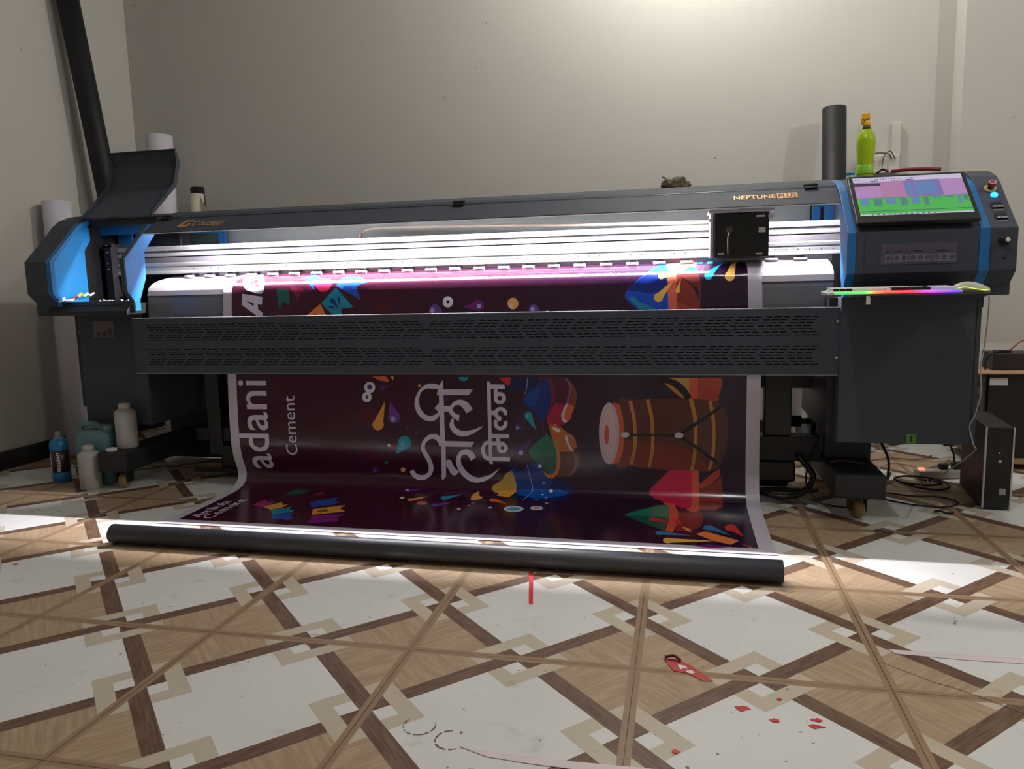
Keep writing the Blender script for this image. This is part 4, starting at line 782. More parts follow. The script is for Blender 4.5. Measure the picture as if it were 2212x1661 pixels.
text:1073,814 -1,2 -2,2 -2,3 -2,4 -4,3 -3,3 -4,3 -5,4 -5,3 -7,3 -6,0 -7,0 -6,-1 -5,-1 -6,-2 -5,-3 -5,-3 -4,-3 -5,-4 -4,-4 -3,-4 -4,-5 -3,-5 -3,-5 -2,-5 -2,-6 -1,-6 -2,-6 0,-6 0,-7 2,-7 3,-7 3,-6 2,-6 3,-6 3,-6 3,-6 3,-6 2,-6 2,-5 2,-7 1,-6 1,-7 1,-6 0,-5 -1,-5 -1,-5 -1,-5 -2,-4 -2,-4 -3,-3 -4,-3 -4,-3 -4,-2 -4,-2 -4,-1 -4,-1 -4,0 -4,1 -5,0 -3,1 -4,1 -4,1 -3,2 -3,1 -2,3 -2,4 -3,4 -3,5 -3,6 -20,-14 3,-5 2,-6 3,-5 4,-6 5,-5 5,-4 6,-3 5,-3 6,-2 6,-1 7,0 6,0 6,1 7,1 7,3 6,3 6,4 6,4 6,6 5,5 4,7 3,7 3,7 2,8 1,8 0,8 -1,8 -1,8 -2,8 -2,7 -3,7 -3,7 -3,5 -3,6 -3,5 -3,6 -4,6 -2,6 -3,5 -1,4 0,4 -1,4 1,4 0,4 2,4 1,4 2,4 3,3 3,3 3,3 3,3 3,2 4,2 3,1 3,1 4,1 3,0 4,1 3,-1 2,0 1,-1 3,-2 3,-2 3,-3 3,-2 2,-2 1,-2 1,-2 2,-2 1,-3
text:1083,717 13,6 11,-6 7,-17 7,-20 12,-10 9,-10 -15,-16 -16,-2 -11,10 -7,17 -12,20
text:1228,736 -3,4 -3,6 -3,5 -4,6 -4,5 -5,4 -6,3 -5,2 -6,2 -5,1 -5,0 -6,-1 -6,-1 -5,-3 -5,-3 -5,-4 -5,-4 -4,-5 -4,-6 -3,-6 -3,-7 -1,-7 -2,-7 0,-7 0,-8 1,-7 1,-8 2,-7 2,-7 3,-6 3,-7 3,-6 4,-6 5,-6 5,-6 5,-5 6,-5 7,-4 7,-5 7,-3 7,-3 8,-2 8,-1 7,-1 8,1 8,1 8,1 7,3 8,2 7,3 7,4 6,3 7,5 6,4 7,6 6,6 7,8 7,8 6,8 7,7 -2,2 -8,-6 -8,-6 -8,-7 -7,-5 -7,-5 -7,-4 -6,-3 -6,-2 -6,-2 -7,-2 -6,-2 -7,-1 -6,-1 -7,-1 -5,0 -6,1 -5,1 -5,1 -5,2 -5,3 -5,3 -5,3 -5,4 -5,4 -5,5 -3,4 -4,4 -3,5 -3,5 -3,4 -2,6 -2,5 -3,5 -1,5 -1,5 -1,5 0,5 0,5 1,5 1,4 1,3 3,3 3,3 3,3 2,1 3,1 2,0 2,0 2,-1 2,0 3,-1 2,-1 2,-2 2,-1 2,-2 1,-3 3,-3 2,-5 3,-5 3,-6
text:1288,1087 16,0 1,-13 64,-1 3,-20 -67,1 -1,-100 -1,-108 -1,-107 3,-35 -17,1 -1,34 1,107 -1,108
text:1319,1056 17,-2 1,-17 -1,-21 -17,0
text:1357,1012 0,-1 0,-1 0,-1 -1,0 0,-1 0,-1 -1,-1 0,-1 -1,0 0,-1 -1,0 0,-1 -1,0 0,-1 -1,0 -1,0 0,-1 -1,0 -1,0 -1,0 -1,0 -1,0 -1,0 -1,0 -1,0 -1,0 0,1 -1,0 -1,1 -1,0 0,1 -1,1 0,1 -1,0 0,1 0,1 -1,1 0,1 0,1 0,1 -17,-1 0,-1 0,-1 0,-1 0,-1 0,-1 1,-1 0,-1 0,-1 0,-1 0,-1 1,-1 0,-1 1,0 0,-1 0,-1 1,-1 0,-1 1,0 0,-1 1,-1 1,0 0,-1 1,-1 1,-1 1,-1 1,-1 1,0 1,-1 1,0 0,-1 1,0 1,0 1,-1 1,0 1,0 0,-1 1,0 1,0 1,0 1,0 1,0 1,-1 1,0 1,0 1,0 1,0 1,0 0,1 1,0 1,0 1,0 1,0 1,0 1,1 1,0 1,0 1,1 1,1 1,0 1,0 1,1 0,1 1,0 1,1 1,0 0,1 1,0 1,1 0,1 1,1 1,0 0,1 1,1 0,1 1,0 0,1 1,1 0,1 1,1 0,1 1,1 0,1 0,1 0,1 1,1 0,1 0,1 0,1 0,1
text:1335,1011 0,1 0,1 1,0 0,1 0,1 0,1 1,0 0,1 1,1 1,1 1,1 1,0 0,1 1,0 1,0 0,1 1,0 1,0 1,0 1,0 1,0 1,0 1,0 0,-1 1,0 1,0 0,-1 1,0 0,-1 1,0 0,-1 1,0 0,-1 1,0 0,-1 0,-1 1,0 0,-1 0,-1 0,-1 0,-1 17,1 0,1 0,1 0,1 0,1 0,1 0,1 -1,1 0,1 0,1 -1,1 0,1 0,1 -1,1 0,1 -1,0 0,1 -1,1 0,1 -1,0 0,1 -1,1 -1,0 0,1 -1,1 -1,0 0,1 -1,0 -1,1 -1,0 0,1 -1,0 -1,1 -1,0 -1,0 0,1 -1,0 -1,0 -1,0 -1,1 -1,0 -1,0 -1,0 -1,0 -1,0 -1,0 -1,0 -1,0 -1,0 -1,0 -1,0 -1,0 -1,-1 -1,0 -1,0 -1,-1 -1,0 -1,-1 -1,0 -1,0 -1,-1 -1,-1 -1,0 -1,-1 0,-1 -1,0 -1,-1 -1,-1 -1,-1 0,-1 -1,0 -1,-1 0,-1 -1,-1 0,-1 -1,0 0,-1 0,-1 -1,-1 0,-1 0,-1 -1,-1 0,-1 0,-1 -1,-1 0,-1 0,-1 0,-1
text:1304,953 15,0 9,-8 0,-15 -11,3 -13,0
text:1335,931 -1,1 0,1 0,1 -1,1 0,1 0,1 0,1 0,1 0,1 0,1 0,1 0,1 1,0 0,1 0,1 1,0 0,1 0,1 1,0 0,1 1,0 0,1 1,1 1,0 0,1 1,0 1,1 1,0 1,0 1,1 1,0 1,0 1,0 1,0 1,0 1,0 1,0 1,0 0,-1 1,0 1,0 0,-1 1,0 1,-1 1,0 0,-1 1,0 0,-1 1,0 0,-1 1,-1 0,-1 0,-1 1,0 0,-1 0,-1 0,-1 0,-1 0,-1 0,-1 0,-1 0,-1 -1,-1 17,-3 1,1 0,1 0,1 0,1 0,1 0,2 0,1 0,1 0,2 0,1 0,1 0,1 0,2 -1,1 0,1 -1,1 0,2 -1,1 0,1 -1,1 -1,1 0,1 -1,1 -1,1 -1,1 -1,1 -1,1 -1,1 -1,0 -1,1 -1,1 -1,1 -1,0 -1,1 -1,0 -1,1 -2,0 -1,0 -1,1 -1,0 -2,0 -1,0 -1,0 -2,0 -1,0 -1,0 -2,0 -1,0 -1,0 -1,0 -2,-1 -1,0 -1,-1 -1,0 -2,-1 -1,0 -1,-1 -1,-1 -1,0 -1,-1 -1,-1 -1,-1 -1,-1 -1,-1 -1,0 -1,-1 -1,-2 -1,-1 0,-1 -1,-1 -1,-1 0,-1 -1,-1 0,-2 -1,-1 0,-1 -1,-1 0,-2 0,-1 0,-1 0,-1 0,-2 -1,-1 1,-1 0,-2 0,-1 0,-1 0,-1 0,-2 1,-1 0,-1 1,-2 0,-1 1,0 0,-1
text:1359,902 0,-1 1,-1 0,-1 0,-1 1,-1 0,-1 0,-1 0,-1 -1,-1 0,-1 0,-1 0,-1 -1,-1 0,-1 -1,0 0,-1 -1,-1 -1,-1 -1,-1 -1,-1 -1,0 0,-1 -1,0 -1,-1 -1,0 -1,0 -1,0 -1,-1 -1,0 -1,0 -1,0 -1,1 -1,0 -1,0 -1,0 -1,1 -1,0 0,1 -1,0 -1,1 -1,0 0,1 -1,0 0,1 -1,1 0,1 -1,1 0,1 0,1 -1,0 0,1 0,1 0,1 0,1 0,1 0,1 0,1 1,1 0,1 0,1 1,1 1,1 0,1 -14,9 -1,-1 -1,-1 0,-1 -1,-1 -1,-2 0,-1 -1,-1 0,-2 0,-1 -1,-2 0,-1 0,-1 0,-2 0,-1 0,-2 0,-1 0,-1 0,-2 0,-1 1,-2 0,-1 0,-1 1,-2 0,-1 1,-1 1,-1 0,-2 1,-1 1,-1 1,-1 1,-1 1,-1 1,-1 1,-1 1,-1 1,-1 1,0 1,-1 2,-1 1,0 1,-1 2,0 1,-1 1,0 2,0 1,-1 1,0 2,0 1,0 2,0 1,0 2,0 1,1 1,0 2,0 1,0 1,1 2,0 1,1 1,1 2,0 1,1 1,1 1,1 1,0 2,1 1,1 1,1 1,1 1,2 0,1 1,1 1,1 1,1 0,2 1,1 1,1 0,2 1,1 0,1 0,2 1,1 0,1 0,2 0,1 0,2 0,1 0,1 0,2 -1,1 0,2 0,1 -1,1 0,1 0,1
text:1333,917 -1,1 0,1 0,1 0,1 0,1 0,1 1,0 0,1 1,1 0,1 1,0 1,1 1,0 1,1 1,0 -2,9 -1,0 -1,-1 -1,0 -1,0 -1,-1 -1,-1 -1,0 -1,-1 -1,-1 -1,-1 -1,-1 0,-1 -1,-1 -1,-1 0,-1 -1,-1 0,-1 0,-1 0,-1 0,-2 0,-1 0,-1 0,-1 0,-1 0,-1
text:1328,930 23,-5 -2,-17 -19,-3
text:1303,847 80,-1 -1,-20 -79,1
text:1323,828 19,0 -1,-37 -14,-1
text:1290,812 71,-1 -6,-18 -66,0
text:1360,782 0,-1 0,-1 0,-1 -1,0 0,-1 0,-1 -1,0 0,-1 -1,-1 -1,-1 -1,0 0,-1 -1,0 -1,0 -1,0 -1,0 -1,0 -1,0 -1,0 -1,0 0,1 -1,0 -1,1 -1,1 0,1 -1,0 0,1 0,1 0,1 0,1 0,1 -17,-2 0,-1 0,-1 0,-1 0,-1 0,-1 1,-1 0,-1 0,-1 0,-1 1,-1 1,-1 0,-1 0,-1 1,0 0,-1 1,-1 1,-1 0,-1 1,0 0,-1 1,0 1,-1 1,-1 1,0 0,-1 1,0 1,-1 1,0 1,-1 1,0 1,0 1,-1 1,0 1,0 1,0 1,0 1,0 1,0 1,0 1,0 1,0 1,0 1,0 1,0 1,0 1,1 1,0 1,1 1,0 1,0 0,1 1,0 1,1 1,0 1,1 1,1 1,1 1,0 0,1 1,1 1,1 0,1 1,0 0,1 1,1 1,1 0,1 0,1 1,1 0,1 1,1 0,1 0,1 0,1 1,1 0,1 0,1
text:1343,781 0,1 0,1 0,1 0,1 1,0 0,1 1,0 0,1 0,1 1,0 1,0 0,1 1,0 1,1 1,0 1,0 1,0 1,0 1,0 1,0 0,-1 1,0 1,0 0,-1 1,0 0,-1 1,0 0,-1 0,-1 1,0 0,-1 0,-1 0,-1 0,-1 17,1 0,1 0,1 0,1 0,1 -1,1 0,1 0,1 0,1 -1,1 0,1 -1,1 0,1 0,1 -1,0 0,1 -1,1 -1,1 0,1 -1,0 0,1 -1,0 0,1 -1,0 -1,1 -1,1 -1,0 -1,1 -1,1 -1,0 -1,0 -1,1 -1,0 -1,0 -1,0 0,1 -1,0 -1,0 -1,0 -1,0 -1,0 -1,0 -1,0 -1,0 -1,0 -1,-1 -1,0 -1,0 -1,0 -1,-1 -1,0 -1,-1 -1,0 0,-1 -1,0 -1,0 -1,-1 -1,-1 -1,0 0,-1 -1,-1 -1,0 0,-1 -1,0 0,-1 -1,-1 0,-1 -1,0 0,-1 -1,-1 0,-1 -1,-1 0,-1 0,-1 -1,0 0,-1 0,-1 0,-1 -1,-1 0,-1 0,-1 0,-1
text:1325,797 11,0 0,-22 -10,3
text:1292,815 -4,0 -4,-1 -4,0 -6,-2 -5,-3 -4,-5 -4,-5 -3,-5 -3,-6 -2,-6 -2,-6 0,-6 0,-6 1,-6 1,-6 2,-5 2,-6 2,-5 4,-5 4,-4 5,-3 6,-2 5,-1 4,-1 4,-1 5,19 -4,1 -5,1 -4,0 -2,1 -2,1 -2,2 -2,3 -2,3 -2,4 -1,4 -1,4 -1,4 0,4 0,5 1,3 1,4 2,5 3,3 2,4 2,2 2,1 2,0 3,1 4,0 4,1
text:1291,738 94,1 -1,-21 -94,1
text:98,1454 4,52 106,-16 -2,-38 -22,3 2,-26 23,-15 0,-24 -30,1 -6,11
base:122,1472 40,-11 0,-16
text:83,1584 -25,63 -14,74 13,27 62,-29 88,-148 10,-46 -8,-18 -14,-3 -15,2 -57,17 -18,19
base:120,1574 13,4 15,2 -10,26 12,-3 18,-41 17,-12 0,-8 -9,0 -49,21'''
ROWS = [(0.872,0.003,-0.27,0.872,0.003,2.243),(0.94,0.003,-0.24,0.94,0.003,2.238),(1.1,0.004,-0.237,1.1,0.004,2.237),(1.25,0.005,-0.236,1.25,0.005,2.236),(1.36,0.008,-0.235,1.34,0.008,2.235),(1.42,0.018,-0.235,1.4,0.015,2.233),(1.45,0.04,-0.235,1.44,0.035,2.232),(1.46,0.07,-0.235,1.465,0.065,2.232),(1.448,0.11,-0.235,1.48,0.11,2.232),(1.428,0.16,-0.235,1.49,0.17,2.232),(1.417,0.226,-0.235,1.495,0.24,2.232),(1.417,0.35,-0.235,1.495,0.36,2.232),(1.422,0.45,-0.235,1.49,0.45,2.232),(1.43,0.556,-0.235,1.48,0.55,2.231),(1.43,0.7,-0.235,1.455,0.7,2.23),(1.43,0.845,-0.235,1.435,0.84,2.228),(1.438,0.91,-0.235,1.438,0.91,2.226),(1.443,0.95,-0.235,1.443,0.95,2.225),(1.45,0.978,-0.235,1.45,0.978,2.225),(1.462,0.993,-0.235,1.462,0.993,2.225),(1.48,1.006,-0.235,1.48,1.006,2.225),(1.5,1.016,-0.235,1.5,1.016,2.225),(1.53,1.026,-0.235,1.53,1.026,2.225),(1.58,1.036,-0.235,1.58,1.036,2.225),(1.66,1.05,-0.235,1.66,1.05,2.225)]
VROW = [0, 0.068, 0.228, 0.37801, 0.47805, 0.53867, 0.57963, 0.61497, 0.65957, 0.71691, 0.78545, 0.90745, 1.00258, 1.10598, 1.25402, 1.39723, 1.465, 1.50532, 1.53418, 1.55339, 1.57559, 1.59795, 1.62957, 1.68056, 1.76178]
TEXTS = [('adani', 200, 649, 1088, 157, 0.008, 0), ('Cement', 345, 732, 1017, 59, 0, 0), ('Ambuja', 122, 94, 335, 53, 0.008, 0), ('Cement', 182, 89, 367, 51, 0.008, 0)]
PAL = dict(base=(60,16,50), text=(222,212,236), white=(232,230,240), white2=(214,208,226), cream=(226,206,196), lilac=(176,160,216),
 maroon=(84,14,34), magenta=(178,34,112), gold=(226,160,60), gold2=(240,188,88), gold3=(196,150,78), dkgold=(110,84,60), ochre=(196,130,60), orange=(240,130,66),
 orange2=(240,170,104), orange3=(226,104,66), orange4=(196,112,50), orange5=(206,120,60), teal=(20,140,166), teal2=(90,190,210), cyan=(40,190,220), cyan2=(24,160,190), cyan3=(30,130,186),
 blue=(34,84,190), blue2=(16,76,200), blue3=(20,110,220), blue4=(14,44,132), blue5=(20,66,160), blue6=(16,58,130), blue7=(18,84,176), dkblue=(30,48,130), dkblue2=(16,40,128),
 navy=(30,34,110), navy2=(70,60,140), navyglow=(20,32,86), navyglow2=(18,36,92), purple=(108,34,120), purple2=(136,36,130), violet=(104,66,160), violet2=(78,40,110),
 dkgreen=(16,92,84), green=(14,122,92), green2=(12,98,82), green3=(12,134,104), green4=(10,92,76), dkred=(120,30,62), red=(216,52,52), crimson=(130,26,62), crimson2=(178,24,72), crimson3=(206,34,78),
 wine=(84,18,48), rose=(196,40,84), salmon=(216,96,84), coral=(226,104,84), coral2=(222,92,66), rust=(104,40,38), rust2=(138,48,44), rust3=(182,66,54), rust4=(176,58,56),
 brown2=(130,66,44), brown3=(96,54,36), brown4=(92,46,38), brown5=(128,50,40), mauve=(134,84,120), tan=(170,120,96), taupe=(118,96,92), pink=(214,186,196), pink2=(226,196,200),
 yellowgr=(186,150,62), black=(16,12,18))
def banner():
    names = ['base']+sorted(k for k in PAL if k != 'base')
    V = []; ED = []; SH = []
    VM = [v*1000 for v in VROW]; NX = 16; WD = 2470
    def outline(pts, c, keep=True):
        b = len(V); n = len(pts); V.extend(Vector(p) for p in pts); ED.extend((b+i, b+(i+1) % n) for i in range(n))
        if keep: SH.append((c, pts, min(p[0] for p in pts), max(p[0] for p in pts), min(p[1] for p in pts), max(p[1] for p in pts)))
    for k in range(len(VM)):
        b = len(V); V.extend([Vector((0, VM[k])), Vector((WD, VM[k]))]); ED.append((b, b+1))
    for i in range(NX+1):
        b = len(V); V.extend([Vector((WD*i/NX, 0)), Vector((WD*i/NX, VM[-1]))]); ED.append((b, b+1))
    outline([(46,58),(2414,58),(2414,VM[-1]),(46,VM[-1])], 'base')
    def clampp(p): return (min(max(p[0], 0), WD), min(max(p[1], 0), VM[-1]))
    for ln in ART.strip().split('\n'):
        c, s = ln.split(':'); pts = []
        px = py = 0
        for t in s.split(' '):
            a, b_ = t.split(','); px += int(a); py += int(b_)
            q = clampp((px, py))
            if not pts or q != pts[-1]: pts.append(q)
        if pts and pts[0] == pts[-1]: pts.pop()
        if len(pts) >= 3: outline(pts, c)
    for s, u0, v0, v1, h, bold, shear in TEXTS:
        TV, TF = text_mesh(s, bold=bold, shear=shear, res=3)
        for f in TF: outline([(u0-TV[i][1]*h, v0+TV[i][0]*(v1-v0)) for i in f], 'text')
    vo, eo, fo, ov, oe, of = geometry.delaunay_2d_cdt(V, ED, [], 0, 1e-3)
    def inside(P_, x, y):
        w_ = 0; n = len(P_); x0, y0 = P_[-1]
        for x1, y1 in P_:
            if (y0 <= y) != (y1 <= y):
                if (x1-x0)*(y-y0)/(y1-y0)+x0 > x: w_ += 1 if y1 > y0 else -1
            x0, y0 = x1, y1
        return w_ != 0
    def surf(u, v):
        k = 0
        while k < len(VM)-2 and v > VM[k+1]: k += 1
        t = (v-VM[k])/(VM[k+1]-VM[k]); s = u/WD; a, b_ = ROWS[k], ROWS[k+1]
        L_ = [a[i]*(1-t)+b_[i]*t for i in range(6)]
        return Vector((L_[2]*(1-s)+L_[5]*s, L_[0]*(1-s)+L_[3]*s, L_[1]*(1-s)+L_[4]*s))
    def nrm(u, v):
        e_ = 6 if v > 1350 else 14
        a = surf(u, max(v-e_, 0)); b_ = surf(u, min(v+e_, VM[-1])); d = (b_-a); n = Vector((1,0,0)).cross(d); n.normalize()
        return n
    idx = {n: i for i, n in enumerate(names)}
    PAPER = len(names)
    faces = []; mi = []
    for f in fo:
        cx = sum(vo[i].x for i in f)/len(f); cy = sum(vo[i].y for i in f)/len(f); c = None
        for c_, P_, a, b_, y0, y1 in reversed(SH):
            if a <= cx <= b_ and y0 <= cy <= y1 and inside(P_, cx, cy): c = c_; break
        faces.append(tuple(f)); mi.append(PAPER if c is None else idx[c])
    me = bpy.data.meshes.new('printed_banner')
    me.from_pydata([tuple(surf(v.x, v.y)) for v in vo], [], faces)
    for n in names:
        c = PAL[n]
        if n == 'base': me.materials.append(base_ink())
        else: me.materials.append(mat('ink_'+n, rgb(*c), .22, 0, .05, 3, spec=.5))
    me.materials.append(mat('white_flex_vinyl', rgb(206, 200, 214), .38, 0, .02, 3))
    me.polygons.foreach_set('material_index', mi)
    me.polygons.foreach_set('use_smooth', [True]*len(faces))
    me.normals_split_custom_set_from_vertices([tuple(nrm(v.x, v.y)) for v in vo])
    o = bpy.data.objects.new('printed_banner', me); col.objects.link(o)
    tag(o, 'glossy dark maroon printed banner hanging from the printer and lying on the floor', 'banner')
    return o
def base_ink():
    m = bpy.data.materials.new('ink_maroon_ground'); m.use_nodes = True; nt = m.node_tree; e = E(nt); b = nt.nodes['Principled BSDF']
    g = nt.nodes.new('ShaderNodeNewGeometry'); sp = nt.nodes.new('ShaderNodeSeparateXYZ'); nt.links.new(g.outputs['Position'], sp.inputs[0])
    n1 = e.noise(g.outputs['Position'], 2.0, 3)
    t = e.ramp(e.n('ADD', sp.outputs[0], e.n('MULTIPLY', n1, .5)), .4, 2.4)
    c = e.mix(t, rgb(66, 19, 42), rgb(40, 18, 46))
    nt.links.new(c, b.inputs['Base Color']); b.inputs['Roughness'].default_value = .2
    bp = nt.nodes.new('ShaderNodeBump'); bp.inputs['Strength'].default_value = .25; bp.inputs['Distance'].default_value = .004
    nt.links.new(e.noise(g.outputs['Position'], 5, 3), bp.inputs['Height']); nt.links.new(bp.outputs['Normal'], b.inputs['Normal'])
    return m
banner()

# ================================================================== KEYBOARD AND MOUSE
KT = .903
kb = thing('keyboard', 'white backlit keyboard glowing green red and blue on the printer tray', 'keyboard', (2.60, 1.0, KT))
wk = mat('white_keycap', rgb(222, 220, 222), .45); bk = mat('black_keycap', rgb(20, 20, 22), .4)
part(MB().prism([(.925,KT+.001),(.925,KT+.010),(.94,KT+.012),(1.075,KT+.016),(1.08,KT+.001)], 2.405, 2.80).prism([(.94,KT+.001),(.94,KT+.009),(1.06,KT+.013),(1.06,KT+.001)], 2.388, 2.405), 'keyboard_base', wk, parent=kb, bevel=.002)
def glow_mat():
    m = bpy.data.materials.new('rainbow_backlight'); m.use_nodes = True; nt = m.node_tree; b = nt.nodes['Principled BSDF']
    tc = nt.nodes.new('ShaderNodeNewGeometry'); sp = nt.nodes.new('ShaderNodeSeparateXYZ'); nt.links.new(tc.outputs['Position'], sp.inputs[0])
    mr = nt.nodes.new('ShaderNodeMapRange'); mr.inputs[1].default_value = 2.40; mr.inputs[2].default_value = 2.80; nt.links.new(sp.outputs[0], mr.inputs[0])
    cr = nt.nodes.new('ShaderNodeValToRGB'); el = cr.color_ramp.elements
    el[0].position = 0; el[0].color = (.0,.9,.12,1); el[1].position = 1; el[1].color = (.02,.05,1,1)
    for p_, c in ((.26,(.05,.85,.1,1)),(.34,(.9,.25,.05,1)),(.42,(1,.06,.03,1)),(.62,(1,.04,.08,1)),(.72,(.9,.05,.5,1)),(.82,(.4,.05,.9,1))):
        x_ = el.new(p_); x_.color = c
    nt.links.new(mr.outputs[0], cr.inputs[0]); nt.links.new(cr.outputs[0], b.inputs['Emission Color']); b.inputs['Emission Strength'].default_value = 1.6
    b.inputs['Base Color'].default_value = (.05,.05,.05,1)
    return m
part(MB().prism([(.9245,KT+.004),(.9245,KT+.0095),(.938,KT+.0128),(1.07,KT+.0165),(1.07,KT+.004)], 2.410, 2.795), 'backlight', glow_mat(), parent=kb)
kfirst = {}
for r in range(5):
    for c_ in range(19):
        if c_ == 15: continue
        blk = (r == 0 and (c_ < 3 or c_ > 8) and c_ < 15) or (c_ in (9, 10, 11, 12, 13, 14) and r in (0, 1, 2)) or (r == 4 and c_ in (13, 14))
        kx = 2.418+c_*.0202; ky = .950+r*.0265; kz = KT+.0125+(ky-.938)*.028
        if blk not in kfirst:
            o = MB().prism([(-.0095,0),(-.0075,.009),(.0085,.009),(.0105,0)], -.0085, .0085).build('key', bk if blk else wk, kb, .0008)
            o['label'] = 'black keycap' if blk else 'white keycap'
            kfirst[blk] = o
        else:
            o = kfirst[blk].copy(); col.objects.link(o); o.parent = kb
        o.matrix_parent_inverse = Matrix.Identity(4); o.location = Vector((kx, ky, kz))-Vector(kb.location)
ms = thing('computer_mouse', 'white mouse with yellow-green light line at the right end of the tray', 'mouse', (2.85, 1.0, KT))
def mouse():
    m = MB(); nl, nr = 15, 10
    for i in range(nl):
        t = i/(nl-1); x_ = -.058+.116*t; h = .036*math.sin(PI*min(.93, .10+.80*(t**.8)))**.8; wd = .033*(math.sin(PI*(.06+.88*t))**.55)
        for j in range(nr+1):
            a = PI*j/nr; m.v.append((x_, -math.cos(a)*wd, max(.0, math.sin(a))**.8*h+.001))
    for i in range(nl-1):
        for j in range(nr): b = i*(nr+1)+j; m.face([b, b+1, b+nr+2, b+nr+1], 0, True)
    m.face(range(nr+1)); b = (nl-1)*(nr+1); m.face([b+j for j in range(nr+1)][::-1])
    m.face([i*(nr+1) for i in range(nl)]+[i*(nr+1)+nr for i in range(nl)][::-1])
    return m.xform(Matrix.Translation((2.845, 1.0, KT)) @ Matrix.Rotation(.05, 4, 'Z'))
part(mouse(), 'mouse_shell', mat('mouse_grey_white', rgb(178, 174, 160), .4), parent=ms)
part(MB().path([(2.797,.978,KT+.014),(2.82,.9685,KT+.019),(2.85,.9665,KT+.013),(2.88,.970,KT+.008),(2.898,.984,KT+.010)], .0013, 8), 'light_line', mat('yellow_green_light', rgb(200, 230, 60), .4, emis=(.62,.85,.06,1), estr=1.1), parent=ms)

# ================================================================== ROLLS AND TUBES
def roll(name, label, cat, p0, p1, r, ri, m1, m2=None, group=None, core=None):
    p0 = Vector(p0); p1 = Vector(p1)
    t = thing(name, label, cat, p0, group)
    part(MB().pipe(p0, p1, r, ri, 40), 'wrap' if core is None else 'paper_wrap', m1, parent=t)
    if m2: part(MB().pipe(p0, p1+(p1-p0).normalized()*.002, ri, ri-.006, 32), 'core_tube', m2, parent=t)
    return t
o = MB().pipe((-.262,.632,.0375), (2.228,.628,.0375), .037, .033, 40).build('black_tube', blackm); tag(o, 'long matt black tube lying on the floor in front of the banner', 'tube')
roll('black_roll', 'tall black roll leaning in the left corner, rising out of the frame', 'roll', (-1.60,2.62,.06), (-1.715,2.262,3.12), .063, .035, rollm, darker)
roll('paper_roll', 'white paper roll standing behind the left end cap of the printer', 'roll', (-1.66,2.02,0), (-1.695,2.06,1.51), .077, .04, paper, kraft)
roll('paper_roll', 'tall white paper roll in the back left corner, above the open lid', 'roll', (-1.42,2.62,0), (-1.475,2.74,1.985), .083, .045, paper, kraft)
roll('black_roll', 'thin black tube behind the cream roll at the left back wall', 'tube', (-1.16,2.70,0), (-1.235,2.76,1.645), .044, .034, rollm)
t = thing('paper_roll', 'short cream paper roll with a loose pointed flap behind the printer cover', 'roll', (-1.08,2.55,0))
part(MB().pipe((-1.09,2.50,0), (-1.105,2.56,1.575), .043, .03, 32), 'paper_wrap', mat('cream_paper', rgb(206, 196, 180), .7), parent=t)
m = MB(); m.v += [(-1.066,2.535,1.555),(-1.058,2.53,1.35),(-.935,2.50,1.37),(-.95,2.52,1.36),(-1.066,2.54,1.556)]; m.face([0,1,2]); m.face([4,3,1])
part(m, 'loose_flap', mat('cream_paper', rgb(206, 196, 180), .7), parent=t, recalc=False)
roll('black_roll', 'black roll leaning on the back wall beside the yellow-green spray bottle', 'roll', (2.72,2.56,0), (2.715,2.80,1.875), .062, .035, rollm, darker)
t = roll('paper_roll', 'white roll with a blue line standing behind the take-up bracket', 'roll', (2.47,2.58,0), (2.47,2.58,.95), .085, .04, paper, kraft)
part(MB().box(2.395,2.408,2.505,2.51,.05,.94), 'blue_line', mat('blue_stripe_print', rgb(66, 70, 150), .5), parent=t)

# ================================================================== BOTTLES
def bottle_prof(r, h, neck, shoulder=.80, capr=None):
    return [(r*.92,0),(r,.006),(r,h*shoulder*.97),(r*.96,h*shoulder*1.02),(r*.72,h*(shoulder+.06)),(neck,h*(shoulder+.09)),(neck,h*.90)]
hdpe = mat('cloudy_white_plastic', rgb(176, 174, 170), .45, 0, .06, 9)
def white_bottle(label, x_, y_, z_, h, open_top, name='plastic_bottle'):
    t = thing(name, label, 'bottle', (x_, y_, z_), 'white plastic ink bottles by the left foot')
    part(MB().lathe(bottle_prof(.051, h, .024)+[(.024,h*.93)], (x_,y_,z_)), 'bottle_body', hdpe, parent=t)
    if open_top: part(MB().pipe((x_,y_,z_+h*.88),(x_,y_,z_+h),.0265,.021,28), 'bottle_neck', mat('dusty_neck', rgb(188,176,168), .5), parent=t)
    else: part(MB().lathe([(.027,h*.885),(.028,h*.9),(.028,h*.99),(.026,h)], (x_,y_,z_)), 'screw_cap', mat('dusty_neck', rgb(188,176,168), .5), parent=t)
white_bottle('cloudy white plastic bottle standing on the floor beside the left foot', -.985, 1.335, 0, .218, True)
white_bottle('cloudy white plastic bottle standing on the left foot of the printer', -.835, 1.435, .191, .228, False)
o = MB().lathe([(.024,0),(.025,.002),(.025,.013),(.022,.015)], (-.862,1.352,.19)).build('bottle_cap', whitep); tag(o, 'loose white screw cap lying on the left foot of the printer', 'cap')
t = thing('oil_bottle', 'blue bottle with a dark picture label at the far left on the floor', 'bottle', (-1.248,1.43,0))
part(MB().lathe([(.040,0),(.044,.006),(.044,.05),(.0415,.055),(.0415,.17),(.044,.176),(.044,.20),(.036,.222),(.024,.228)], (-1.248,1.43,0)), 'bottle_body', mat('bright_blue_plastic', rgb(30, 112, 168), .35), parent=t)
lb = part(MB().pipe((-1.248,1.43,.056),(-1.248,1.43,.170),.0425,.0412,36), 'bottle_label', [mat('label_dark', rgb(52, 30, 34), .4, var=.6, scale=40)], parent=t)
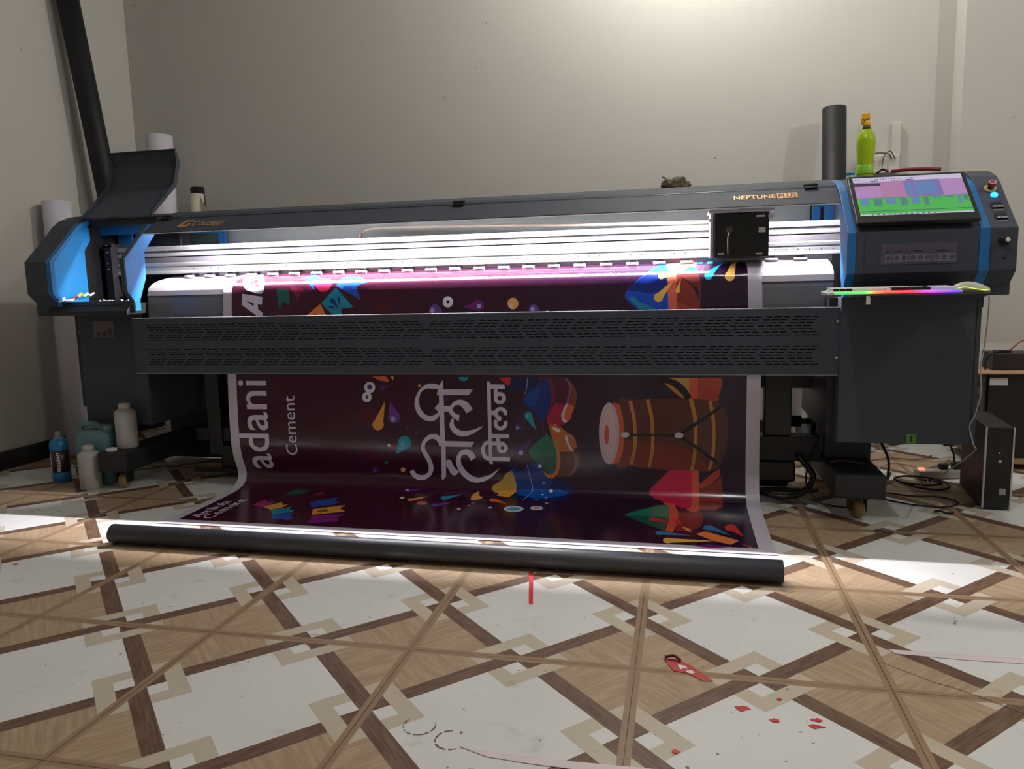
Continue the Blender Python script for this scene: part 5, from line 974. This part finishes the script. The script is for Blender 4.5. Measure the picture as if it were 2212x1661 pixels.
part(MB().lathe([(.024,.226),(.026,.228),(.026,.234),(.016,.238),(.013,.25),(.015,.262),(.008,.268)], (-1.248,1.43,0)), 'clear_nozzle', mat('clear_plastic', rgb(190,190,200), .15, trans=.6), parent=t)
m = MB(); TV, TF = text_mesh('BRILLIANT', bold=.02, res=3)
for a, c_ in TV:  # wrap up the label, reading upwards
    ang = -PI/2+.55-(c_-.5)*.36; m.v.append((-1.248+.0433*math.cos(ang), 1.43+.0433*math.sin(ang), .060+a*.104))
for f in TF: m.face(f)
part(m, 'label_lettering', whitep, parent=lb, recalc=False)
m = MB()
for k in range(5):
    a0 = -PI/2-.75+k*.08; m.v += [(-1.248+.0431*math.cos(a0), 1.43+.0431*math.sin(a0), .058), (-1.248+.0431*math.cos(a0), 1.43+.0431*math.sin(a0), .168)]
for k in range(4): m.face([2*k, 2*k+2, 2*k+3, 2*k+1])
part(m, 'label_white_band', whitep, parent=lb, recalc=False)
# jerrycan
t = thing('jerrycan', 'pale turquoise plastic jerrycan behind the white bottles', 'jerrycan', (-1.02,1.443,0))
jm = mat('turquoise_plastic', rgb(92, 128, 134), .45)
bm = MB(); jx0, jx1, jy0, jy1 = -1.13, -.915, 1.392, 1.494
def rr(x0, x1, y0, y1, r, n=5):
    P_ = []
    for cx, cy, a0 in ((x1-r,y1-r,0),(x0+r,y1-r,90),(x0+r,y0+r,180),(x1-r,y0+r,270)):
        for k in range(n+1): a = math.radians(a0+90*k/n); P_.append((cx+r*math.cos(a), cy+r*math.sin(a)))
    return P_
lv = [(0,.012),(.01,0),(.23,0),(.262,.010),(.280,.030)]
R_ = []
for z_, ins in lv:
    b = len(bm.v); R_.append(b); pr = rr(jx0+ins, jx1-ins, jy0+ins*.6, jy1-ins*.6, .035); bm.v += [(a, c_, z_) for a, c_ in pr]
nn = len(pr)
for a, b_ in zip(R_, R_[1:]):
    for k in range(nn): bm.face([a+k, a+(k+1) % nn, b_+(k+1) % nn, b_+k], 0, True)
bm.face([R_[0]+k for k in range(nn)][::-1]); bm.face([R_[-1]+k for k in range(nn)])
part(bm, 'can_body', jm, parent=t)
part(MB().path([(-1.108,1.443,.262),(-1.112,1.443,.292),(-1.09,1.443,.306),(-1.03,1.443,.306),(-1.0,1.443,.295),(-.985,1.443,.27)], .015, 12), 'can_handle', jm, parent=t)
part(MB().lathe([(.030,.268),(.030,.300),(.027,.304)], (-.950,1.443,0)), 'can_cap', jm, parent=t)

# items on top of the printer
TOP = 1.367
t = thing('spray_bottle', 'yellow-green plastic spray bottle with yellow trigger top on the console', 'bottle', (2.665,1.76,TOP))
lime = mat('lime_liquid_plastic', rgb(176, 206, 34), .25, 0, .08, 14, trans=.25, emis=None)
part(MB().lathe([(.030,0),(.0335,.006),(.0325,.05),(.0315,.075),(.0345,.10),(.0365,.14),(.0365,.165),(.031,.19),(.017,.208),(.0135,.214),(.0135,.222)], (2.665,1.76,TOP)), 'bottle_body', lime, parent=t)
part(MB().lathe([(.0345,.026),(.0343,.028),(.0335,.060),(.0325,.062)], (2.665,1.76,TOP)), 'bottle_label', mat('green_label', rgb(128, 190, 40), .4), parent=t)
part(MB().lathe([(.0155,.212),(.0155,.220),(.014,.222)], (2.665,1.76,TOP)), 'neck_ring', mat('dark_green_ring', rgb(70, 90, 30), .4), parent=t)
part(MB().lathe([(.0145,.222),(.0165,.226),(.0150,.240),(.011,.248),(.011,.262)], (2.665,1.76,TOP)).box(2.646,2.676,1.745,1.775,TOP+.250,TOP+.276).box(2.642,2.650,1.752,1.768,TOP+.232,TOP+.262), 'spray_head', mat('orange_yellow_plastic', rgb(222, 168, 20), .4), parent=t, bevel=.003)
t = thing('small_bottle', 'small clear bottle with a blue cap left of the spray bottle', 'bottle', (2.600,1.72,TOP))
part(MB().lathe([(.015,0),(.016,.003),(.016,.020),(.012,.026)], (2.600,1.72,TOP-.002)), 'bottle_body', mat('frosted_plastic', rgb(196,204,204), .3, trans=.3), parent=t)
part(MB().lathe([(.0165,.022),(.0165,.033),(.015,.034)], (2.600,1.72,TOP-.002)), 'bottle_cap', mat('cyan_cap', rgb(20, 130, 170), .4), parent=t)
# crumpled cloth
bmh = bmesh.new(); bmesh.ops.create_icosphere(bmh, subdivisions=4, radius=1)
from mathutils import noise as mnoise
for v in bmh.verts:
    n_ = mnoise.noise(v.co*2.1+Vector((3,1,7)))*.55+mnoise.noise(v.co*5.0)*.28+abs(mnoise.noise(v.co*3.1+Vector((9,2,2))))*.5
    v.co *= (1+n_*.55)
    v.co = Vector((v.co.x*.060, v.co.y*.05, max(v.co.z, -.45)*.036))
me = bpy.data.meshes.new('crumpled_cloth'); bmh.to_mesh(me); bmh.free()
for p_ in me.polygons: p_.use_smooth = True
me.materials.append(mat('olive_brown_cloth', rgb(92, 84, 62), .9, 0, .35, 14, .6, 300))
o = bpy.data.objects.new('crumpled_cloth', me); col.objects.link(o); o.location = (1.872,1.80,TOP+.019)
tag(o, 'crumpled olive brown cloth lying on top of the printer cover', 'cloth')
m = MB(); m.path([(-.035,0,.02),(-.042,-.005,.038),(-.058,-.005,.044)], .004, 8); c2 = m.build('cloth_end', MATS['olive_brown_cloth'], o); c2.matrix_parent_inverse = Matrix.Identity(4)
# red tool on top of the monitor edge
t = thing('red_pliers', 'red handled tool lying along the top behind the screen', 'tool', (2.80,1.60,TOP))
part(MB().path([(2.72,1.56,TOP+.010),(2.78,1.55,TOP+.012),(2.86,1.55,TOP+.010),(2.90,1.56,TOP+.008)], .007, 10), 'red_handle', mat('red_rubber', rgb(128, 34, 34), .5), parent=t)
part(MB().path([(2.71,1.56,TOP+.010),(2.690,1.57,TOP+.020),(2.67,1.565,TOP+.006)], .005, 8), 'black_jaw', blackp, parent=t)
# wall box with wires
t = thing('network_box', 'small white wall box with loops of thin cable behind the screen', 'wall box', (2.95,2.93,1.60))
part(MB().box(2.905,3.085,2.915,2.949,1.53,1.625), 'box_body', mat('ivory_box', rgb(206, 198, 190), .5), parent=t, bevel=.004)
part(MB().box(2.925,2.955,2.9135,2.915,1.590,1.602), 'red_mark', mat('red_print', rgb(186, 70, 64), .5), parent=t)
part(MB().path([(2.87,2.90,1.47),(2.89,2.90,1.58),(2.95,2.90,1.635),(3.02,2.90,1.63),(3.04,2.905,1.60)], .004, 8).path([(2.99,2.90,1.56),(3.00,2.90,1.62),(3.03,2.90,1.645),(3.06,2.905,1.60)], .003, 8), 'thin_cables', mat('grey_cable', rgb(84, 76, 72), .5), parent=t)
for x_, lbl in ((2.885,'pale vertical cable trunking on the back wall, left of the pair'),(3.045,'pale vertical cable trunking on the back wall, right of the pair')):
    o = MB().box(x_, x_+.045, 2.925, 2.949, 1.62, 1.80).build('cable_trunking', mat('ivory_trunking', rgb(200, 194, 184), .5), bevel=.003); tag(o, lbl, 'cable trunking')
# printed paper scraps inside the open hood
sm_ = [mat('scrap_white', rgb(232,230,228), .6), mat('scrap_red', rgb(120,30,36), .6), mat('scrap_yellow', rgb(220,190,30), .6), mat('scrap_blue', rgb(20,120,180), .6), mat('scrap_green', rgb(30,120,60), .6)]
def scrap(label, x_, y_, z_, w_, h, cols, seed, tilt=0.0):
    random.seed(seed); m = MB(); nx = 6
    for i in range(nx+1):
        for j in range(3):
            m.v.append((x_+w_*(i/nx-.5)+random.uniform(-.004,.004), y_+h*(j/2-.5)+random.uniform(-.004,.004), z_+abs(math.sin(i*1.7+seed))*.012+j*tilt+random.uniform(0,.008)))
    for i in range(nx):
        for j in range(2): b = i*3+j; m.face([b, b+3, b+4, b+1], cols[(i+j) % len(cols)])
    o = m.build('paper_scrap', sm_, None, recalc=False); sd = o.modifiers.new('s', 'SOLIDIFY'); sd.thickness = .0006
    return tag(o, label, 'paper scrap', 'torn print scraps in the open hood')
scrap('crumpled white scrap with red, yellow and blue print, largest in the open hood', -.925, 1.33, .934, .09, .07, [0,1,2,3,0,4], 3, .012)
scrap('white torn scrap hanging at the left edge of the open hood', -.965, 1.275, .925, .06, .05, [0], 5, .006)
scrap('thin white torn strip right of the coloured scrap', -.815, 1.36, .922, .085, .014, [0], 8)
scrap('pale scrap near the blue side panel of the open hood', -.665, 1.31, .922, .05, .012, [0], 11)

# ================================================================== RIGHT SIDE FLOOR THINGS
t = thing('computer_tower', 'black slim desktop computer with silver edges standing on the floor', 'computer', (3.165,1.56,0))
def rot(m): return m.xform(Matrix.Translation((3.165,1.556,0)) @ Matrix.Rotation(-.10, 4, 'Z'))
part(rot(MB().box(-.048,.050,0,.38,.004,.345)), 'case', mat('dusty_black_case', rgb(40, 38, 40), .5, var=.25, scale=20), parent=t, bevel=.003)
part(rot(MB().box(-.046,.048,-.010,0,.006,.343)), 'front_panel', blackp, parent=t, bevel=.002)
part(rot(MB().box(-.0505,-.0445,-.013,-.002,.006,.345)), 'silver_edge', alud, parent=t); part(rot(MB().box(.047,.053,-.013,-.002,.002,.345)), 'silver_edge', alud, parent=t)
part(rot(MB().cyl((.006,-.010,.205),(.006,-.0125,.205),.006,n=18)), 'power_button', alud, parent=t)
part(rot(MB().box(.002,.005,-.0115,-.010,.238,.2405)), 'green_led', mat('green_led_lens', rgb(120,220,40), .4, emis=(.5,1,.1,1), estr=4), parent=t)
part(rot(MB().box(.006,.020,-.0115,-.010,.250,.256)), 'red_mark', mat('dark_red_mark', rgb(120,26,30), .5), parent=t)
st = part(rot(MB().box(.008,.032,-.0113,-.010,.066,.092)), 'paper_sticker', mat('grey_sticker', rgb(176,160,152), .6), parent=t)
part(rot(MB().box(-.044,.046,-.0106,-.010,.026,.0275)), 'seam', mat('grey_seam', rgb(60,60,62), .4), parent=t)
# black cabinet / power unit
t = thing('power_cabinet', 'black cabinet with a grey side panel at the right edge', 'cabinet', (3.6,2.4,0))
part(MB().box(3.372,3.95,2.28,2.72,.055,.47), 'cabinet_body', darker, parent=t, bevel=.004)
part(MB().box(3.30,3.372,2.30,2.70,.10,.465), 'grey_side_panel', mat('grey_socket_panel', rgb(92, 90, 92), .5), parent=t, bevel=.003)
m = MB()
for z_ in (.42,.36,.30,.26): m.cyl((3.335,2.30,z_),(3.335,2.290,z_),.010,n=12)
part(m, 'sockets', blackp, parent=t)
part(MB().box(3.376,3.455,2.2785,2.281,.415,.452), 'white_sticker', whitep, parent=t)
part(MB().box(3.36,3.95,2.26,2.74,.03,.055), 'wooden_base', kraft, parent=t)
o = MB().box(3.31,3.96,2.255,2.70,.472,.480).build('brown_board', kraft, bevel=.002); tag(o, 'brown cardboard sheet lying on the black cabinet', 'board')
t = thing('battery', 'dark battery box with black and red leads on the cardboard sheet', 'battery', (3.55,2.45,.482))
part(MB().box(3.415,3.72,2.36,2.52,.482,.565), 'battery_case', mat('dark_brown_case', rgb(44, 36, 38), .5), parent=t, bevel=.004)
part(MB().box(3.43,3.50,2.38,2.42,.565,.578), 'terminal_block', blackp, parent=t)
part(MB().path([(3.44,2.37,.572),(3.40,2.34,.57),(3.375,2.34,.53),(3.375,2.34,.485)], .0045, 8), 'black_lead', blackp, parent=t)
part(MB().path([(3.49,2.38,.575),(3.51,2.37,.60),(3.54,2.37,.625),(3.62,2.40,.64)], .0035, 8), 'red_lead', mat('red_wire', rgb(170,60,50), .5), parent=t)
# power strip and cables
t = thing('power_strip', 'white power strip with a red neon light among the cables', 'power strip', (3.10,2.05,0))
part(MB().box(-.12,.12,-.03,.03,.002,.042).xform(Matrix.Translation((3.115,2.06,0)) @ Matrix.Rotation(.22,4,'Z')), 'strip_body', mat('dusty_white_strip', rgb(176,166,156), .5), parent=t, bevel=.005)
part(MB().box(-.105,-.085,-.012,.012,.042,.050).xform(Matrix.Translation((3.115,2.06,0)) @ Matrix.Rotation(.22,4,'Z')), 'neon_switch', mat('red_neon', rgb(200,40,30), .4, emis=(1,.08,.04,1), estr=5), parent=t)
part(MB().box(-.01,.025,-.015,.015,.042,.068).box(.05,.085,-.015,.015,.042,.072).xform(Matrix.Translation((3.115,2.06,0)) @ Matrix.Rotation(.22,4,'Z')), 'plugs', blackp, parent=t, bevel=.003)
def cable(label, pts, r, m_, name='cable'):
    o = MB().path(pts, r, 8, sub=7).build(name, m_); return tag(o, label, 'cable')
wc = mat('dusty_white_cable', rgb(168,160,152), .5)
cable('black cable rising from the power strip behind the cabinet', [(3.175,2.085,.074),(3.17,2.09,.12),(3.12,2.08,.22),(3.04,2.06,.32)], .005, blackp)
cable('black cable looped in a wide coil on the floor by the power strip', [(2.90,1.93,.008),(2.94,1.84,.010),(3.03,1.80,.010),(3.09,1.86,.014),(3.06,1.96,.018),(2.96,2.00,.020),(2.88,1.94,.022),(2.90,1.85,.024),(3.00,1.83,.022),(3.07,1.90,.018),(3.00,1.97,.012)], .005, blackp)
cable('thin black cable looping flat on the tiles before the computer', [(2.72,1.66,.006),(2.86,1.56,.006),(2.98,1.55,.006),(3.05,1.62,.006),(3.00,1.70,.006),(2.88,1.70,.006),(2.80,1.74,.006)], .0035, blackp)
cable('black cable hanging under the right cabinet on its left', [(2.76,1.80,.318),(2.78,1.84,.24),(2.84,1.90,.12),(2.86,1.98,.01),(2.90,2.10,.008)], .006, blackp)
cable('pale grey cable lying across the floor under the cabinet', [(2.73,1.97,.02),(2.78,2.02,.012),(2.84,2.15,.008),(2.95,2.3,.008),(3.05,2.25,.008),(3.02,2.1,.012)], .003, wc)
cable('thin brown cable running back under the cabinet', [(2.70,2.2,.008),(2.82,2.32,.008),(2.98,2.42,.008),(3.10,2.40,.008),(3.2,2.5,.008)], .003, mat('brown_cable', rgb(110,92,80), .5))
cable('thin dark cable sagging under the cabinet bottom', [(2.80,1.7,.316),(2.86,1.72,.285),(2.93,1.74,.285),(2.97,1.76,.316)], .003, blackp)
cable('white wavy cable hanging from the tray down past the computer', [(2.935,1.10,.898),(2.975,1.20,.86),(3.005,1.30,.72),(2.995,1.30,.62),(2.992,1.28,.52),(2.97,1.26,.44),(2.955,1.26,.40),(2.975,1.27,.33),(2.99,1.30,.30),(2.97,1.45,.20),(2.98,1.75,.06),(3.02,1.95,.02)], .0025, wc)
cable('thin grey wire hanging against the wall right of the cabinet', [(3.05,1.62,.88),(3.055,1.65,.75),(3.065,1.66,.66),(3.05,1.66,.60),(3.06,1.68,.50)], .0015, wc)
# tapes and litter on the floor
redm = mat('red_tape', rgb(206, 44, 48), .45)
def flat(name, label, cat, pts, m_, group=None, z_=.0006, th=.0012):
    m = MB(); n_ = len(pts); m.v += [(a, c_, z_) for a, c_ in pts]+[(a, c_, z_+th) for a, c_ in pts]
    m.face(range(n_)); m.face(list(range(n_, 2*n_))[::-1])
    for k in range(n_): m.face([k, (k+1) % n_, n_+(k+1) % n_, n_+k])
    return tag(m.build(name, m_), label, cat, group)
flat('red_tape', 'narrow red tape strip on the tile just in front of the black tube', 'tape', [(1.408,.589),(1.423,.589),(1.471,.336),(1.459,.334)], redm)
m_ = flat('torn_wrapper', 'torn red wrapper with white print lying on the tiles', 'wrapper', [(1.868,.062),(1.905,.066),(1.945,.030),(1.990,-.030),(1.965,-.034),(1.930,-.002),(1.895,.004)], mat('red_wrapper', rgb(190, 62, 62), .4))
wp = MB(); s = .0022
for poly in ([(1.905,.038),(1.925,.032),(1.930,.018),(1.920,.022),(1.912,.012),(1.908,.024)], [(1.925,.010),(1.938,.014),(1.948,.004),(1.940,-.004),(1.928,.000)]):
    b = len(wp.v); wp.v += [(a, c_, s) for a, c_ in poly]; wp.face([b+i for i in range(len(poly))])
part(wp, 'wrapper_print', whitep, parent=m_, recalc=False)
part(MB().path([(1.872,.062,.006),(1.895,.062,.012),(1.912,.052,.005)], .004, 8), 'curled_edge', mat('dark_red_fold', rgb(110, 40, 44), .5), parent=m_)
sc_ = [((2.050,-.140),.018,'red plastic chip left of the group on the white tile'),((2.118,-.178),.015,'red plastic chip in the middle of the white tile'),((2.205,-.158),.013,'small red plastic chip above the cross-shaped one'),
       ((2.200,-.185),.020,'ragged cross-shaped red plastic chip'),((2.135,-.085),.009,'tiny red chip near the cream tile frame'),((1.903,-.330),.014,'red chip nearest the bottom edge of the picture'),((-.455,.366),.012,'faint red chip on the far left white tile')]
for i, ((a, c_), s, lb_) in enumerate(sc_):
    random.seed(i+20); n_ = 7
    flat('red_chip', lb_, 'litter', [(a+s*math.cos(2*PI*k/n_)*random.uniform(.4,1.1), c_+s*.7*math.sin(2*PI*k/n_)*random.uniform(.3,1.1)) for k in range(n_)], redm, 'red plastic chips on the tiles')
tapem = mat('clear_packing_tape', rgb(230, 216, 220), .25)
flat('packing_tape', 'long pale adhesive tape strip running off the right edge', 'tape', [(2.440,.212),(2.60,.216),(2.85,.222),(3.05,.235),(3.05,.200),(2.80,.192),(2.62,.186),(2.455,.190)], tapem)
flat('packing_tape', 'pale adhesive tape strip along the bottom edge of the picture', 'tape', [(1.455,-.395),(1.55,-.402),(1.70,-.402),(1.90,-.395),(1.95,-.425),(1.78,-.428),(1.62,-.425),(1.52,-.418)], tapem)
# dirt marks printed on the tiles: shoe and cup rings, a crack
dirt = mat('dried_dirt', rgb(110, 96, 84), .8)
def ringmark(label, cx, cy, r, a0, a1, w_=.0016, n_=26, gaps=True):
    m = MB(); random.seed(int(cx*100))
    for k in range(n_):
        if gaps and random.random() < .28: continue
        t0_ = math.radians(a0+(a1-a0)*k/n_); t1_ = math.radians(a0+(a1-a0)*(k+.9)/n_); ww = w_*random.uniform(.5,1.4); b = len(m.v)
        m.v += [(cx+(r-ww)*math.cos(t0_),cy+(r-ww)*math.sin(t0_),.0007),(cx+(r+ww)*math.cos(t0_),cy+(r+ww)*math.sin(t0_),.0007),(cx+(r+ww)*math.cos(t1_),cy+(r+ww)*math.sin(t1_),.0007),(cx+(r-ww)*math.cos(t1_),cy+(r-ww)*math.sin(t1_),.0007)]
        m.face([b,b+1,b+2,b+3])
    return tag(m.build('dirt_ring', dirt, recalc=False), label, 'stain')
ringmark('broken dotted ring stain on the lower white tile', 1.345, -.335, .036, 150, 400)
ringmark('darker ring stain right of the dotted one', 1.430, -.375, .034, 60, 330, .0022)
ringmark('partial ring stain beside the brown band on the left', .905, .005, .030, 60, 330, .0012, gaps=False)
for cx, cy, s_, lb_ in ((.700,-.105,.020,'greasy brown smudge on the lower left white tile'),(2.66,.42,.022,'dried pale glue streak on the white tile at the right'),(.32,.335,.012,'small dark smudge on the white tile left of centre')):
    random.seed(int(cx*1000)); m = MB()
    for q in range(9):
        ax_, ay_ = cx+random.gauss(0, s_*.6), cy+random.gauss(0, s_*.5); r_ = s_*random.uniform(.06, .3); b = len(m.v)
        m.v += [(ax_+r_*math.cos(k*PI/4)*random.uniform(.6,1.5), ay_+r_*math.sin(k*PI/4)*random.uniform(.4,1), .0006) for k in range(8)]; m.face(range(b, b+8))
    tag(m.build('dirt_smudge', mat('pale_grime', rgb(146,136,122), .7), recalc=False), lb_, 'stain')
m = MB(); random.seed(4); px_, py_ = 2.407, .140
pts = [(px_, py_)]
for k in range(16): px_ += .0165; py_ += -.0115+random.uniform(-.004,.004); pts.append((px_, py_))
for k, (a, c_) in enumerate(pts): m.v += [(a, c_-.0011, .0005), (a, c_+.0011, .0005)]
for k in range(len(pts)-1): m.face([2*k, 2*k+2, 2*k+3, 2*k+1])
o = m.build('trim_2', mat('crack_dirt', rgb(70,56,46), .8), recalc=False); o['kind'] = 'structure'; o['label'] = 'crack in the tile'
for x_, y_, s, lb_ in ((2.95,1.47,.022,'dark plastic scrap on the floor in front of the computer'),(2.66,1.19,.020,'brown torn scrap on the tile joint right of the caster')):
    random.seed(int(x_*10)); m = MB()
    m.path([(x_-s*1.6,y_+.004,.006),(x_-s*.6,y_,.010),(x_+s*.4,y_-.004,.005),(x_+s*1.6,y_+.003,.006)], s*.22, 7)
    tag(m.build('floor_scrap', dirt if x_ < 2.8 else blackp), lb_, 'litter')
t = thing('purple_pen', 'purple plastic handle lying on the right foot of the printer', 'handle', (2.59,1.50,.19))
part(MB().path([(2.52,1.50,.196),(2.57,1.52,.197),(2.64,1.47,.198)], .006, 10), 'handle_body', mat('dull_purple', rgb(84,52,96), .45), parent=t)
